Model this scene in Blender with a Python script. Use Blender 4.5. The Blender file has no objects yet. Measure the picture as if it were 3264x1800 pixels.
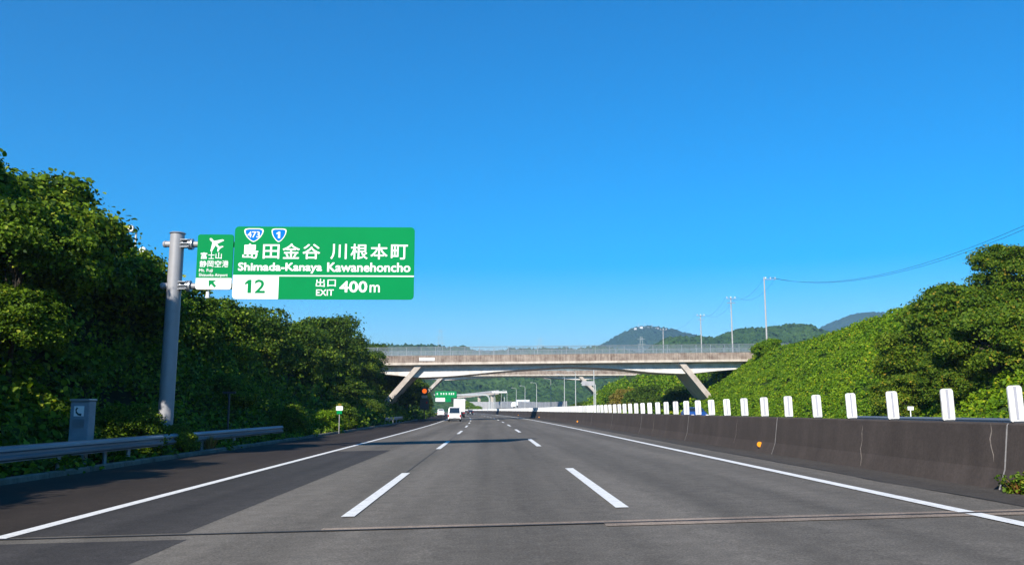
import bpy, math, random
import numpy as np
from mathutils import Vector, Matrix

random.seed(7)
RNG = np.random.default_rng(11)
scene = bpy.context.scene
C = scene.collection

# ------------------------------------------------------------------ camera
CAM_H = 1.36
FULL_W, FULL_H = 3264.0, 1800.0
F_PX = 2732.0
PITCH = math.atan((1306.5 - 900.0) / F_PX)
YAW = -math.atan((1632.0 - 1563.0) / F_PX)
cam_data = bpy.data.cameras.new('camera')
cam = bpy.data.objects.new('camera', cam_data)
C.objects.link(cam)
cam_data.sensor_width = 36.0
cam_data.lens = 36.0 * F_PX / FULL_W
cam_data.clip_start = 0.1
cam_data.clip_end = 20000
cam.location = (0, 0, CAM_H)
cam.rotation_euler = (math.pi / 2 + PITCH, 0, YAW)
scene.camera = cam

# ------------------------------------------------------------------ sky, sun, exposure
SUN_TO = Vector((-0.66, -1.4, 1.0)).normalized()
SUN_EL = math.asin(SUN_TO.z)
world = bpy.data.worlds.new('World')
scene.world = world
world.use_nodes = True
wn, wl = world.node_tree.nodes, world.node_tree.links
bg = wn['Background']
sky = wn.new('ShaderNodeTexSky')
sky.sky_type = 'NISHITA'
sky.sun_disc = False
sky.sun_elevation = SUN_EL
sky.sun_rotation = math.atan2(SUN_TO.x, SUN_TO.y)
sky.altitude = 900
sky.air_density = 1.0
sky.dust_density = 0.1
sky.ozone_density = 3.0
hs = wn.new('ShaderNodeHueSaturation')
hs.inputs['Saturation'].default_value = 1.66
hs.inputs['Value'].default_value = 1.0
wl.new(sky.outputs[0], hs.inputs['Color'])
wl.new(hs.outputs[0], bg.inputs['Color'])
bg.inputs['Strength'].default_value = 0.113
sd = bpy.data.lights.new('sun', 'SUN')
sd.energy = 5.0
sd.angle = math.radians(0.53)
sd.color = (1.0, 0.93, 0.82)
sun = bpy.data.objects.new('sun', sd)
C.objects.link(sun)
sun.location = (-40, -60, 60)
sun.rotation_euler = (-SUN_TO).to_track_quat('-Z', 'Y').to_euler()
scene.view_settings.view_transform = 'Standard'
scene.view_settings.look = 'None'
scene.view_settings.gamma = 1.0
scene.view_settings.exposure = 0.75
scene.cycles.max_bounces = 6
scene.cycles.transparent_max_bounces = 12
scene.cycles.volume_bounces = 0

# ------------------------------------------------------------------ helpers
RCAM = Matrix.Rotation(YAW, 3, 'Z') @ Matrix.Rotation(math.pi / 2 + PITCH, 3, 'X')


def at(px, py, Y):
    """point at depth Y seen at (px, py) of the 2576-wide view of the photograph"""
    k = FULL_W / 2576.0
    d = RCAM @ Vector((px * k - FULL_W / 2, FULL_H / 2 - py * k, -F_PX))
    d = d * (Y / d.y)
    return Vector((d.x, Y, CAM_H + d.z))


def curve(Y):
    return 0.0 if Y < 40 else -(Y - 40.0) ** 2 / 8000.0


def heading(Y):
    return 0.0 if Y < 40 else (Y - 40.0) / 4000.0      # rotation about Z


def ground(L):
    """height of the paved surface at lateral L"""
    if L < -5.75:
        return -0.136 + (L + 5.75) * 0.0035
    if L <= 8.6:
        return 0.0237 * L
    return max(0.16, 0.204 - (L - 8.6) * 0.003)


def rp(L, Y, dz=0.0):
    return (L + curve(Y), Y, ground(L) + dz)


def tag(o, label=None, cat=None, group=None, kind=None):
    if label: o['label'] = label
    if cat: o['category'] = cat
    if group: o['group'] = group
    if kind: o['kind'] = kind
    return o


def empty(name, loc=(0, 0, 0), rz=0.0):
    o = bpy.data.objects.new(name, None)
    o.empty_display_size = 0.2
    C.objects.link(o)
    o.location = loc
    o.rotation_euler = (0, 0, rz)
    return o


def thing(name, label, cat, loc=(0, 0, 0), rz=0.0, group=None):
    return tag(empty(name, loc, rz), label, cat, group)


def copy_tree(o, parent=None):
    c = o.copy()
    C.objects.link(c)
    c.parent = parent
    for ch in o.children:
        copy_tree(ch, c)
    return c


class MB:
    def __init__(self):
        self.v, self.f = [], []

    def add(self, vs, fs):
        b = len(self.v)
        self.v += [tuple(p) for p in vs]
        self.f += [tuple(b + i for i in f) for f in fs]
        return self

    def box(self, c, s, rot=None):
        x, y, z = s[0] / 2, s[1] / 2, s[2] / 2
        vs = [Vector(p) for p in ((-x, -y, -z), (x, -y, -z), (x, y, -z), (-x, y, -z), (-x, -y, z), (x, -y, z), (x, y, z), (-x, y, z))]
        if rot is not None:
            vs = [rot @ p for p in vs]
        vs = [p + Vector(c) for p in vs]
        return self.add(vs, [(0, 3, 2, 1), (4, 5, 6, 7), (0, 1, 5, 4), (1, 2, 6, 5), (2, 3, 7, 6), (3, 0, 4, 7)])

    def cbox(self, c, s, ch):
        """box with chamfered edges in the X-Z outline and top/bottom rims (seen from the ends of Y)"""
        x, y, z = s[0] / 2, s[1] / 2, s[2] / 2
        prof = [(-x + ch, -z), (x - ch, -z), (x, -z + ch), (x, z - ch), (x - ch, z), (-x + ch, z), (-x, z - ch), (-x, -z + ch)]
        rings = []
        for (yy, k) in ((-y, 1 - ch / max(x, z)), (-y + ch, 1), (y - ch, 1), (y, 1 - ch / max(x, z))):
            rings.append([(c[0] + p[0] * k, c[1] + yy, c[2] + p[1] * k) for p in prof])
        return self.loft(rings, True)

    def loft(self, rings, caps=True):
        n = len(rings[0])
        b = len(self.v)
        for r in rings:
            self.v += [tuple(p) for p in r]
        for i in range(len(rings) - 1):
            for j in range(n):
                a = b + i * n + j
                d = b + i * n + (j + 1) % n
                self.f.append((a, d, d + n, a + n))
        if caps:
            self.f.append(tuple(b + j for j in range(n))[::-1])
            self.f.append(tuple(b + (len(rings) - 1) * n + j for j in range(n)))
        return self

    def tube(self, p0, p1, r0, r1=None, seg=10, caps=True):
        r1 = r0 if r1 is None else r1
        p0, p1 = Vector(p0), Vector(p1)
        d = (p1 - p0).normalized()
        up = Vector((0, 0, 1)) if abs(d.z) < 0.95 else Vector((1, 0, 0))
        a = d.cross(up).normalized()
        b = a.cross(d)
        rings = []
        for p, r in ((p0, r0), (p1, r1)):
            rings.append([p + (a * math.cos(t) + b * math.sin(t)) * r for t in [2 * math.pi * k / seg for k in range(seg)]])
        return self.loft(rings, caps)

    def pipe(self, pts, r, seg=8):
        pts = [Vector(p) for p in pts]
        rings = []
        for i, p in enumerate(pts):
            d = (pts[min(i + 1, len(pts) - 1)] - pts[max(i - 1, 0)]).normalized()
            up = Vector((0, 0, 1)) if abs(d.z) < 0.9 else Vector((0, 1, 0))
            a = d.cross(up).normalized()
            b = a.cross(d)
            rr = r[i] if isinstance(r, (list, tuple)) else r
            rings.append([p + (a * math.cos(t) + b * math.sin(t)) * rr for t in [2 * math.pi * k / seg for k in range(seg)]])
        return self.loft(rings, True)

    def extrude(self, outline, axis, a, b):
        """2-D outline extruded along axis: 'y' -> (x,z) outline, 'x' -> (y,z) outline"""
        if axis == 'y':
            rings = [[(p[0], t, p[1]) for p in outline] for t in (a, b)]
        else:
            rings = [[(t, p[0], p[1]) for p in outline] for t in (a, b)]
        return self.loft(rings, True)

    def build(self, name, mat, parent=None, smooth=False, loc=None):
        me = bpy.data.meshes.new(name)
        me.from_pydata(self.v, [], self.f)
        me.validate()
        me.update()
        import bmesh
        bm = bmesh.new(); bm.from_mesh(me)
        bmesh.ops.recalc_face_normals(bm, faces=bm.faces)
        bm.to_mesh(me); bm.free()
        if smooth:
            me.polygons.foreach_set('use_smooth', [True] * len(me.polygons))
            me.set_sharp_from_angle(angle=math.radians(40))
        if mat: me.materials.append(mat)
        o = bpy.data.objects.new(name, me)
        C.objects.link(o)
        if parent: o.parent = parent
        if loc: o.location = loc
        return o


def strip(name, mat, x0, x1, y0, y1, dz, parent=None, step=5.0, ncol=1):
    """a sheet that follows the road between laterals x0..x1"""
    n = max(1, int(round((y1 - y0) / step)))
    vs, fs = [], []
    for i in range(n + 1):
        y = y0 + (y1 - y0) * i / n
        for j in range(ncol + 1):
            vs.append(rp(x0 + (x1 - x0) * j / ncol, y, dz))
    w = ncol + 1
    for i in range(n):
        for j in range(ncol):
            a = i * w + j
            fs.append((a, a + 1, a + w + 1, a + w))
    m = MB(); m.v, m.f = vs, fs
    return m.build(name, mat, parent)


# ------------------------------------------------------------------ materials
def new_mat(name):
    m = bpy.data.materials.new(name)
    m.use_nodes = True
    nt = m.node_tree
    b = nt.nodes['Principled BSDF']
    return m, nt, b


def noise(nt, scale, detail=4, rough=0.6, vec=None, dim='3D'):
    t = nt.nodes.new('ShaderNodeTexNoise')
    t.inputs['Scale'].default_value = scale
    t.inputs['Detail'].default_value = detail
    t.inputs['Roughness'].default_value = rough
    if vec is not None: nt.links.new(vec, t.inputs['Vector'])
    return t


def ramp(nt, src, stops):
    r = nt.nodes.new('ShaderNodeValToRGB')
    e = r.color_ramp.elements
    while len(e) < len(stops): e.new(0.5)
    for el, (p, c) in zip(e, stops):
        el.position = p
        el.color = (c[0], c[1], c[2], 1) if not isinstance(c, (int, float)) else (c, c, c, 1)
    nt.links.new(src, r.inputs['Fac'])
    return r


def coord(nt, kind='Object', scale=None):
    t = nt.nodes.new('ShaderNodeTexCoord')
    out = t.outputs[kind]
    if scale:
        mp = nt.nodes.new('ShaderNodeMapping')
        mp.inputs['Scale'].default_value = scale
        nt.links.new(out, mp.inputs['Vector'])
        out = mp.outputs[0]
    return out


def mixc(nt, fac, a, b, mode='MIX'):
    m = nt.nodes.new('ShaderNodeMix')
    m.data_type = 'RGBA'
    m.blend_type = mode
    for s, v in ((0, fac), (6, a), (7, b)):
        if isinstance(v, (int, float)): m.inputs[s].default_value = v
        elif isinstance(v, tuple): m.inputs[s].default_value = (*v, 1)
        else: nt.links.new(v, m.inputs[s])
    return m.outputs[2]


def add_bump(nt, b, src, strength, dist=0.02):
    n = nt.nodes.new('ShaderNodeBump')
    n.inputs['Strength'].default_value = strength
    n.inputs['Distance'].default_value = dist
    nt.links.new(src, n.inputs['Height'])
    nt.links.new(n.outputs[0], b.inputs['Normal'])


def M(name, col, rough=0.6, var=0.12, scale=3.0, metal=0.0, bump=0.0, spec=0.5, stretch=None):
    m, nt, b = new_mat(name)
    c = coord(nt, 'Object', stretch)
    t = noise(nt, scale, 5, 0.65, c)
    r = ramp(nt, t.outputs['Fac'], [(0.3, tuple(x * (1 - var) for x in col)), (0.7, tuple(min(1, x * (1 + var)) for x in col))])
    nt.links.new(r.outputs[0], b.inputs['Base Color'])
    b.inputs['Roughness'].default_value = rough
    b.inputs['Metallic'].default_value = metal
    b.inputs['Specular IOR Level'].default_value = spec
    if bump: add_bump(nt, b, noise(nt, scale * 12, 3, 0.6, c).outputs['Fac'], bump)
    return m


def asphalt(name, col, var=0.18, tracks=True):
    m, nt, b = new_mat(name)
    c = coord(nt, 'Object')
    big = noise(nt, 0.5, 5, 0.65, coord(nt, 'Object', (0.9, 0.12, 1.0)))
    trk = noise(nt, 1.0, 3, 0.5, coord(nt, 'Object', (0.75, 0.012, 0.0)))
    fine = noise(nt, 42.0, 4, 0.8, c)
    mid = noise(nt, 3.5, 6, 0.75, c)
    base = ramp(nt, big.outputs['Fac'], [(0.3, tuple(x * (1 - var) for x in col)), (0.7, tuple(x * (1 + var) for x in col))])
    g = ramp(nt, fine.outputs['Fac'], [(0.3, 0.50), (0.52, 1.0), (0.72, 1.65)])
    g2 = ramp(nt, mid.outputs['Fac'], [(0.3, 0.80), (0.7, 1.16)])
    g3 = ramp(nt, trk.outputs['Fac'], [(0.36, 0.78), (0.62, 1.14)])
    k = mixc(nt, 1.0, base.outputs[0], g.outputs[0], 'MULTIPLY')
    k = mixc(nt, 1.0, k, g2.outputs[0], 'MULTIPLY')
    k = mixc(nt, 1.0, k, g3.outputs[0], 'MULTIPLY')
    nt.links.new(k, b.inputs['Base Color'])
    b.inputs['Roughness'].default_value = 0.88
    b.inputs['Specular IOR Level'].default_value = 0.12
    add_bump(nt, b, fine.outputs['Fac'], 0.6, 0.012)
    return m


def leaf_mat(name, dark, light, yellow=None, trans=0.32, rough=0.55):
    m, nt, b = new_mat(name)
    nodes, links = nt.nodes, nt.links
    geo = nodes.new('ShaderNodeNewGeometry')
    r1 = ramp(nt, geo.outputs['Random Per Island'], [(0.0, dark), (0.55, tuple((a + c) / 2 for a, c in zip(dark, light))), (0.92, light), (1.0, yellow or light)])
    n1 = noise(nt, 0.33, 3, 0.6, coord(nt, 'Object'))
    tint = ramp(nt, n1.outputs['Fac'], [(0.35, (0.72, 0.82, 0.80)), (0.65, (1.22, 1.14, 1.0))])
    col = mixc(nt, 1.0, r1.outputs[0], tint.outputs[0], 'MULTIPLY')
    links.new(col, b.inputs['Base Color'])
    b.inputs['Roughness'].default_value = rough
    b.inputs['Specular IOR Level'].default_value = 0.14
    tr = nodes.new('ShaderNodeBsdfTranslucent')
    tcol = mixc(nt, 1.0, col, (1.25, 1.35, 0.45), 'MULTIPLY')
    links.new(tcol, tr.inputs['Color'])
    mx = nodes.new('ShaderNodeMixShader')
    mx.inputs[0].default_value = trans
    links.new(b.outputs[0], mx.inputs[1])
    links.new(tr.outputs[0], mx.inputs[2])
    links.new(mx.outputs[0], nodes['Material Output'].inputs['Surface'])
    return m


def stained_concrete(name, clean, dirt, amount=0.5, streak=(1.4, 1.4, 0.12), top_rust=None):
    m, nt, b = new_mat(name)
    st = noise(nt, 1.6, 6, 0.7, coord(nt, 'Object', streak))
    bl = noise(nt, 0.9, 5, 0.65, coord(nt, 'Object'))
    fi = noise(nt, 18, 4, 0.7, coord(nt, 'Object'))
    s = mixc(nt, 0.5, st.outputs['Fac'], bl.outputs['Fac'])
    r = ramp(nt, s, [(0.5 - amount * 0.32, dirt), (0.5, tuple((a + c) / 2 for a, c in zip(clean, dirt))), (0.5 + 0.16, clean)])
    g = ramp(nt, fi.outputs['Fac'], [(0.3, 0.82), (0.7, 1.12)])
    k = mixc(nt, 1.0, r.outputs[0], g.outputs[0], 'MULTIPLY')
    nt.links.new(k, b.inputs['Base Color'])
    b.inputs['Roughness'].default_value = 0.9
    b.inputs['Specular IOR Level'].default_value = 0.25
    add_bump(nt, b, fi.outputs['Fac'], 0.25, 0.02)
    return m


def forest_mat(name, dark, light, scale):
    m, nt, b = new_mat(name)
    c = coord(nt, 'Object')
    v = nt.nodes.new('ShaderNodeTexVoronoi')
    v.inputs['Scale'].default_value = scale
    nt.links.new(c, v.inputs['Vector'])
    big = noise(nt, scale * 0.07, 5, 0.65, c)
    mid = noise(nt, scale * 0.6, 4, 0.7, c)
    k = mixc(nt, 0.45, big.outputs['Fac'], mid.outputs['Fac'])
    r = ramp(nt, k, [(0.36, dark), (0.52, tuple((a + d) / 2 for a, d in zip(dark, light))), (0.66, light)])
    nt.links.new(r.outputs[0], b.inputs['Base Color'])
    b.inputs['Roughness'].default_value = 0.95
    b.inputs['Specular IOR Level'].default_value = 0.1
    inv = ramp(nt, v.outputs['Distance'], [(0.0, 1.0), (0.8, 0.0)])
    add_bump(nt, b, inv.outputs[0], 1.0, 4.0 / (scale / 0.1))
    return m


MAT = {}
MAT['asphalt'] = asphalt('asphalt_grey', (0.136, 0.122, 0.104))
MAT['asphalt_opp'] = asphalt('asphalt_opposite', (0.095, 0.089, 0.080))
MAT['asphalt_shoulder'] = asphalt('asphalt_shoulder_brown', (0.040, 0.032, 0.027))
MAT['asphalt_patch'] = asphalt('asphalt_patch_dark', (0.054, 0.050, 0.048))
MAT['asphalt_median'] = asphalt('asphalt_median', (0.062, 0.055, 0.049))
MAT['joint_pale'] = asphalt('joint_resin_pale', (0.27, 0.215, 0.17), 0.25)
MAT['joint_dark'] = M('joint_gap_dark', (0.018, 0.018, 0.02), 0.8)
MAT['seal'] = M('crack_sealant', (0.02, 0.019, 0.018), 0.7)


def paint_mat():
    m, nt, b = new_mat('road_paint_white')
    n = noise(nt, 9, 5, 0.75, coord(nt, 'Object'))
    f = noise(nt, 60, 3, 0.7, coord(nt, 'Object'))
    s = mixc(nt, 0.4, n.outputs['Fac'], f.outputs['Fac'])
    r = ramp(nt, s, [(0.33, (0.22, 0.21, 0.20)), (0.43, (0.62, 0.61, 0.58)), (0.6, (0.76, 0.75, 0.72))])
    nt.links.new(r.outputs[0], b.inputs['Base Color'])
    b.inputs['Roughness'].default_value = 0.7
    return m


MAT['paint'] = paint_mat()
MAT['barrier'] = stained_concrete('barrier_concrete_dirty', (0.080, 0.064, 0.056), (0.040, 0.032, 0.028), 0.8, (0.25, 0.9, 0.08))
MAT['barrier_joint'] = M('joint_filler_pale', (0.30, 0.28, 0.26), 0.8, 0.45, 5)
MAT['efflorescence'] = M('efflorescence', (0.25, 0.21, 0.175), 0.9, 0.4, 14)


def plate_mat():
    m, nt, b = new_mat('plate_white_plastic')
    oi = nt.nodes.new('ShaderNodeObjectInfo')
    tone = ramp(nt, oi.outputs['Random'], [(0.0, (0.60, 0.60, 0.58)), (1.0, (0.80, 0.80, 0.80))])
    n = noise(nt, 5.0, 6, 0.75, coord(nt, 'Object', (2.0, 2.0, 0.5)))
    gr = ramp(nt, n.outputs['Fac'], [(0.32, (0.70, 0.68, 0.64)), (0.52, (1, 1, 1))])
    nt.links.new(mixc(nt, 1.0, tone.outputs[0], gr.outputs[0], 'MULTIPLY'), b.inputs['Base Color'])
    b.inputs['Roughness'].default_value = 0.5
    return m


MAT['plate_white'] = plate_mat()
MAT['plate_rib'] = M('plate_rib_grey', (0.36, 0.36, 0.40), 0.4, 0.05)
MAT['orange'] = M('reflector_orange', (0.85, 0.30, 0.02), 0.25, 0.05)
MAT['galv'] = M('galvanised_steel', (0.34, 0.36, 0.39), 0.42, 0.14, 2.0, 0.55)
MAT['rail'] = M('guardrail_steel', (0.21, 0.25, 0.30), 0.45, 0.22, 1.2, 0.5, 0, 0.5, (1, 0.2, 3))
MAT['pole_grey'] = M('sign_pole_grey', (0.30, 0.30, 0.315), 0.5, 0.10, 1.5, 0.1)
MAT['dark_metal'] = M('dark_metal', (0.04, 0.043, 0.05), 0.5, 0.2)
MAT['sign_green'] = M('sign_green', (0.0, 0.215, 0.060), 0.6, 0.04, 0.6, 0, 0, 0.05)
MAT['sign_white'] = M('sign_white', (0.80, 0.80, 0.80), 0.6, 0.02, 0.6, 0, 0, 0.1)
MAT['sign_blue'] = M('sign_blue', (0.0, 0.15, 0.66), 0.6, 0.04, 0.6, 0, 0, 0.05)
MAT['concrete_parapet'] = stained_concrete('parapet_concrete_stained', (0.42, 0.35, 0.29), (0.085, 0.050, 0.038), 0.5, (3.2, 3.2, 0.14))
MAT['concrete_kerb'] = stained_concrete('bridge_kerb_concrete', (0.62, 0.55, 0.47), (0.42, 0.36, 0.30), 0.2)
MAT['girder'] = stained_concrete('girder_white_paint', (0.74, 0.71, 0.67), (0.52, 0.49, 0.46), 0.25, (0.5, 0.5, 0.3))
MAT['strut'] = stained_concrete('strut_concrete', (0.55, 0.49, 0.43), (0.34, 0.29, 0.25), 0.4, (0.6, 0.6, 0.3))
MAT['kerb'] = stained_concrete('roadside_kerb', (0.22, 0.20, 0.17), (0.08, 0.07, 0.05), 0.5)
MAT['lamp_pole'] = M('lamp_pole_grey', (0.42, 0.44, 0.43), 0.5, 0.08)
MAT['conc_pole'] = M('concrete_pole', (0.36, 0.35, 0.35), 0.85, 0.1)
MAT['wire'] = M('black_wire', (0.03, 0.035, 0.04), 0.6, 0.1)
MAT['noise_wall'] = stained_concrete('noise_wall_grey', (0.42, 0.42, 0.43), (0.30, 0.30, 0.31), 0.3)
MAT['soil'] = M('soil_under_vines', (0.035, 0.058, 0.012), 0.95, 0.35, 0.8, 0, 0.3, 0.05)
MAT['soil_shade'] = M('soil_painted_shade', (0.016, 0.017, 0.008), 0.95, 0.4, 0.8, 0, 0.3, 0.05)  # left bank soil; shade of the hollows between vines put into the colour
MAT['ground'] = M('field_ground', (0.075, 0.095, 0.040), 0.95, 0.35, 0.01, 0, 0, 0.1)
MAT['bark'] = M('bark', (0.055, 0.045, 0.034), 0.9, 0.3, 6, 0, 0.6, 0.2, (1, 1, 0.25))
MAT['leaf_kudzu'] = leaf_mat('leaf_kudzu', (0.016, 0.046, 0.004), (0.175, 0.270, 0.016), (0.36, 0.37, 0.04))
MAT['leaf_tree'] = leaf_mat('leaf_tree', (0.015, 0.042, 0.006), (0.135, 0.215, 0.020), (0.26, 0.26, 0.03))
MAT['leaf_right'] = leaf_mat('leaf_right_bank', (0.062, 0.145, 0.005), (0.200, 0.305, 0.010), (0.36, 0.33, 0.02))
MAT['leaf_camphor'] = leaf_mat('leaf_camphor', (0.040, 0.095, 0.006), (0.165, 0.225, 0.014), (0.30, 0.21, 0.02))
MAT['leaf_dry'] = leaf_mat('leaf_dry_grass', (0.17, 0.15, 0.015), (0.34, 0.25, 0.05), (0.42, 0.24, 0.06))
MAT['dry_tuft'] = leaf_mat('dry_tuft_orange', (0.30, 0.14, 0.04), (0.45, 0.24, 0.08), (0.5, 0.30, 0.1))
MAT['forest'] = forest_mat('forest_hill', (0.020, 0.055, 0.018), (0.070, 0.125, 0.030), 0.11)
MAT['forest_far'] = forest_mat('forest_mountain', (0.022, 0.050, 0.022), (0.050, 0.090, 0.030), 0.05)
MAT['car_white'] = M('car_paint_white', (0.80, 0.80, 0.80), 0.25, 0.02)
MAT['car_black'] = M('car_paint_black', (0.015, 0.015, 0.018), 0.25, 0.05)
MAT['car_blue'] = M('car_paint_blue', (0.02, 0.07, 0.25), 0.25, 0.05)
MAT['glass'] = M('car_glass_dark', (0.015, 0.022, 0.03), 0.08, 0.05, 1, 0, 0, 0.8)
MAT['tyre'] = M('tyre_rubber', (0.018, 0.018, 0.018), 0.85, 0.1)
MAT['rim'] = M('wheel_rim', (0.42, 0.42, 0.43), 0.35, 0.05, 3, 0.7)
MAT['tail'] = M('tail_light_red', (0.45, 0.015, 0.02), 0.2, 0.05)
MAT['head'] = M('head_light_clear', (0.7, 0.7, 0.72), 0.15, 0.03)
MAT['bumper'] = M('bumper_black', (0.03, 0.03, 0.032), 0.6, 0.1)
MAT['truck_box'] = M('truck_box_silver', (0.62, 0.63, 0.66), 0.4, 0.06, 1, 0.15)
MAT['phone_box'] = M('phone_cabinet_paint', (0.22, 0.26, 0.31), 0.5, 0.2)
MAT['building_white'] = M('building_white', (0.75, 0.75, 0.73), 0.7, 0.06)


def mesh_fence_mat():
    m, nt, b = new_mat('fence_wire_mesh')
    b.inputs['Base Color'].default_value = (0.20, 0.24, 0.27, 1)
    b.inputs['Roughness'].default_value = 0.5
    b.inputs['Metallic'].default_value = 0.3
    w = nt.nodes.new('ShaderNodeTexChecker')
    w.inputs['Scale'].default_value = 1.0
    br = nt.nodes.new('ShaderNodeTexBrick')
    br.offset = 0.0
    br.inputs['Scale'].default_value = 1.0
    br.inputs['Brick Width'].default_value = 0.06
    br.inputs['Row Height'].default_value = 0.06
    br.inputs['Mortar Size'].default_value = 0.006
    br.inputs['Mortar Smooth'].default_value = 0.0
    mp = nt.nodes.new('ShaderNodeMapping')
    mp.inputs['Rotation'].default_value = (math.pi / 2, 0, 0)
    nt.links.new(coord(nt, 'Object'), mp.inputs['Vector'])
    nt.links.new(mp.outputs[0], br.inputs['Vector'])
    nt.links.new(br.outputs['Fac'], b.inputs['Alpha'])
    return m


MAT['fence_mesh'] = mesh_fence_mat()


def lit_mat(name, col, strength):
    m, nt, b = new_mat(name)
    b.inputs['Base Color'].default_value = (*col, 1)
    b.inputs['Emission Color'].default_value = (*col, 1)
    b.inputs['Emission Strength'].default_value = strength
    return m


MAT['lit_orange'] = lit_mat('signal_lamp_lit', (1.0, 0.16, 0.01), 0.6)

# ------------------------------------------------------------------ ground, road
Y0, Y1 = -45.0, 560.0
g = MB().add([(-9000, -3000, -1.6), (9000, -3000, -1.6), (9000, 9000, -1.6), (-9000, 9000, -1.6)], [(0, 1, 2, 3)])
tag(g.build('ground', MAT['ground']), kind='structure')

rd = strip('road', MAT['asphalt'], -5.9, 7.9, Y0, Y1, 0.0, None, 5, 3)
tag(rd, kind='structure')
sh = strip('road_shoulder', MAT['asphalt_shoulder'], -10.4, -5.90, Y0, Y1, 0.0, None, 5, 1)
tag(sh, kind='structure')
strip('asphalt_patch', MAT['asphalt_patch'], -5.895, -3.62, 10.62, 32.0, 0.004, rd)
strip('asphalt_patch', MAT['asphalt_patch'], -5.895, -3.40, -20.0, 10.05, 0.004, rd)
strip('median_shoulder', MAT['asphalt_median'], 6.7, 7.9, Y0, Y1, 0.004, rd)
# sealed crack along the median, slightly wandering
cv, cf = [], []
for i in range(160):
    y = -5 + i * 0.75
    L = 6.70 + 0.035 * math.sin(i * 0.9) + 0.03 * math.sin(i * 0.37 + 1)
    w = 0.010 + 0.006 * math.sin(i * 1.7)
    cv += [rp(L - w, y, 0.008), rp(L + w, y, 0.008)]
    if i: cf.append((2 * i - 2, 2 * i - 1, 2 * i + 1, 2 * i))
m = MB(); m.v, m.f = cv, cf
m.build('crack', MAT['seal'], rd)
# transverse joint
strip('expansion_joint', MAT['joint_dark'], -9.9, 7.6, 10.40, 10.475, 0.011, rd, 1, 8)
strip('joint_band', MAT['joint_pale'], -2.0, 7.5, 10.475, 10.66, 0.008, rd, 1, 4)
strip('joint_band', MAT['joint_pale'], 1.35, 7.5, 10.17, 10.40, 0.008, rd, 1, 4)
# transverse seam of the patch end and a few hairline seams
strip('paving_seam', MAT['seal'], -3.5, 5.5, 63.0, 63.05, 0.006, rd, 1, 4)
strip('paving_seam', MAT['seal'], -1.90 - 0.01, -1.90 + 0.01, 12.0, 70.0, 0.006, rd, 2)
# markings
strip('edge_line', MAT['paint'], -5.86, -5.66, Y0, 10.37, 0.012, rd)
strip('edge_line', MAT['paint'], -5.86, -5.66, 10.50, Y1, 0.012, rd)
strip('edge_line', MAT['paint'], 5.66, 5.86, Y0, 10.37, 0.012, rd)
strip('edge_line', MAT['paint'], 5.66, 5.86, 10.50, Y1, 0.012, rd)
k = 0
ys = 11.75
while ys < 480:
    strip('lane_dash', MAT['paint'], -1.975, -1.795, ys, ys + 8.0, 0.012, rd, 2)
    strip('lane_dash', MAT['paint'], 1.715, 1.895, ys + 0.2, ys + 8.2, 0.012, rd, 2)
    ys += 20.0
# opposite carriageway
od = strip('opposite_road', MAT['asphalt_opp'], 9.3, 24.6, Y0, Y1, 0.0, None, 5, 2)
tag(od, kind='structure')
strip('edge_line', MAT['paint'], 10.6, 10.8, Y0, Y1, 0.008, od)
strip('edge_line', MAT['paint'], 21.9, 22.1, Y0, Y1, 0.008, od)
ys = 3.0
while ys < 240:
    strip('lane_dash', MAT['paint'], 14.4, 14.58, ys, ys + 8.0, 0.008, od, 4)
    strip('lane_dash', MAT['paint'], 18.15, 18.33, ys, ys + 8.0, 0.008, od, 4)
    ys += 20.0
ms = strip('median_ground', MAT['asphalt_median'], 7.9, 9.3, Y0, Y1, -0.004, None, 5)
tag(ms, kind='structure')

# kerb on the left: separate kerb stones near the camera, then one run
kb = empty('kerb', (0, 0, 0)); tag(kb, kind='structure')
y = -6.0
while y < 130:
    ln = 2.0 if y < 60 else 6.0
    x = -9.98
    m = MB()
    pr = [(-0.12, -0.1), (0.08, -0.1), (0.06, 0.10), (0.02, 0.13), (-0.12, 0.13)]
    rings = []
    for yy in (y + 0.015, y + ln - 0.015):
        rings.append([(x + curve(yy) + p[0], yy, ground(x) + p[1]) for p in pr])
    m.loft(rings)
    m.build('kerb_stone', MAT['kerb'], kb)
    y += ln


def smooth(a, b, t):
    t = min(1, max(0, (t - a) / (b - a)))
    return t * t * (3 - 2 * t)


def vnoise(x, y, s=1.0):
    return (math.sin(x * 1.3 * s + 1.7) * math.cos(y * 0.9 * s + 0.3) + 0.5 * math.sin(x * 2.9 * s + y * 2.1 * s)) / 1.5


def bank_left(L, Y):
    """L negative: height of the left bank"""
    d = -10.2 - L
    k = 1.0 - 0.9 * smooth(238, 275, Y)
    top = 6.6 + 0.5 * math.sin(Y * 0.07) + 0.9 * smooth(60, 110, Y)
    if d <= 0: return -0.16
    if d < 1.3: return -0.16 + 0.12 * d
    h = top * smooth(1.3, 9.0, d) ** 1.0
    h += 0.25 * vnoise(L, Y, 0.8) * smooth(1.3, 3.0, d)
    if d > 45: h *= 1 - smooth(45, 75, d)
    return h * k - (1.0 if d > 75 else 0)


def bank_right(L, Y):
    d = L - 24.6 - 1.5 * smooth(70, 105, Y)
    k = (1.0 - 0.93 * smooth(228, 262, Y)) * (0.75 + 0.25 * smooth(20, 60, Y))
    if d <= 0: return 0.14
    if d < 2.5: return 0.14 + 0.06 * d
    h = 0.29 + 10.1 * min(1.0, ((d - 2.5) / 10.6)) ** 0.95
    h += 0.25 * vnoise(L, Y, 0.6) * smooth(2.5, 4.0, d)
    if d > 45: h *= 1 - smooth(45, 75, d)
    return h * k - (1.0 if d > 75 else 0)


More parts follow.
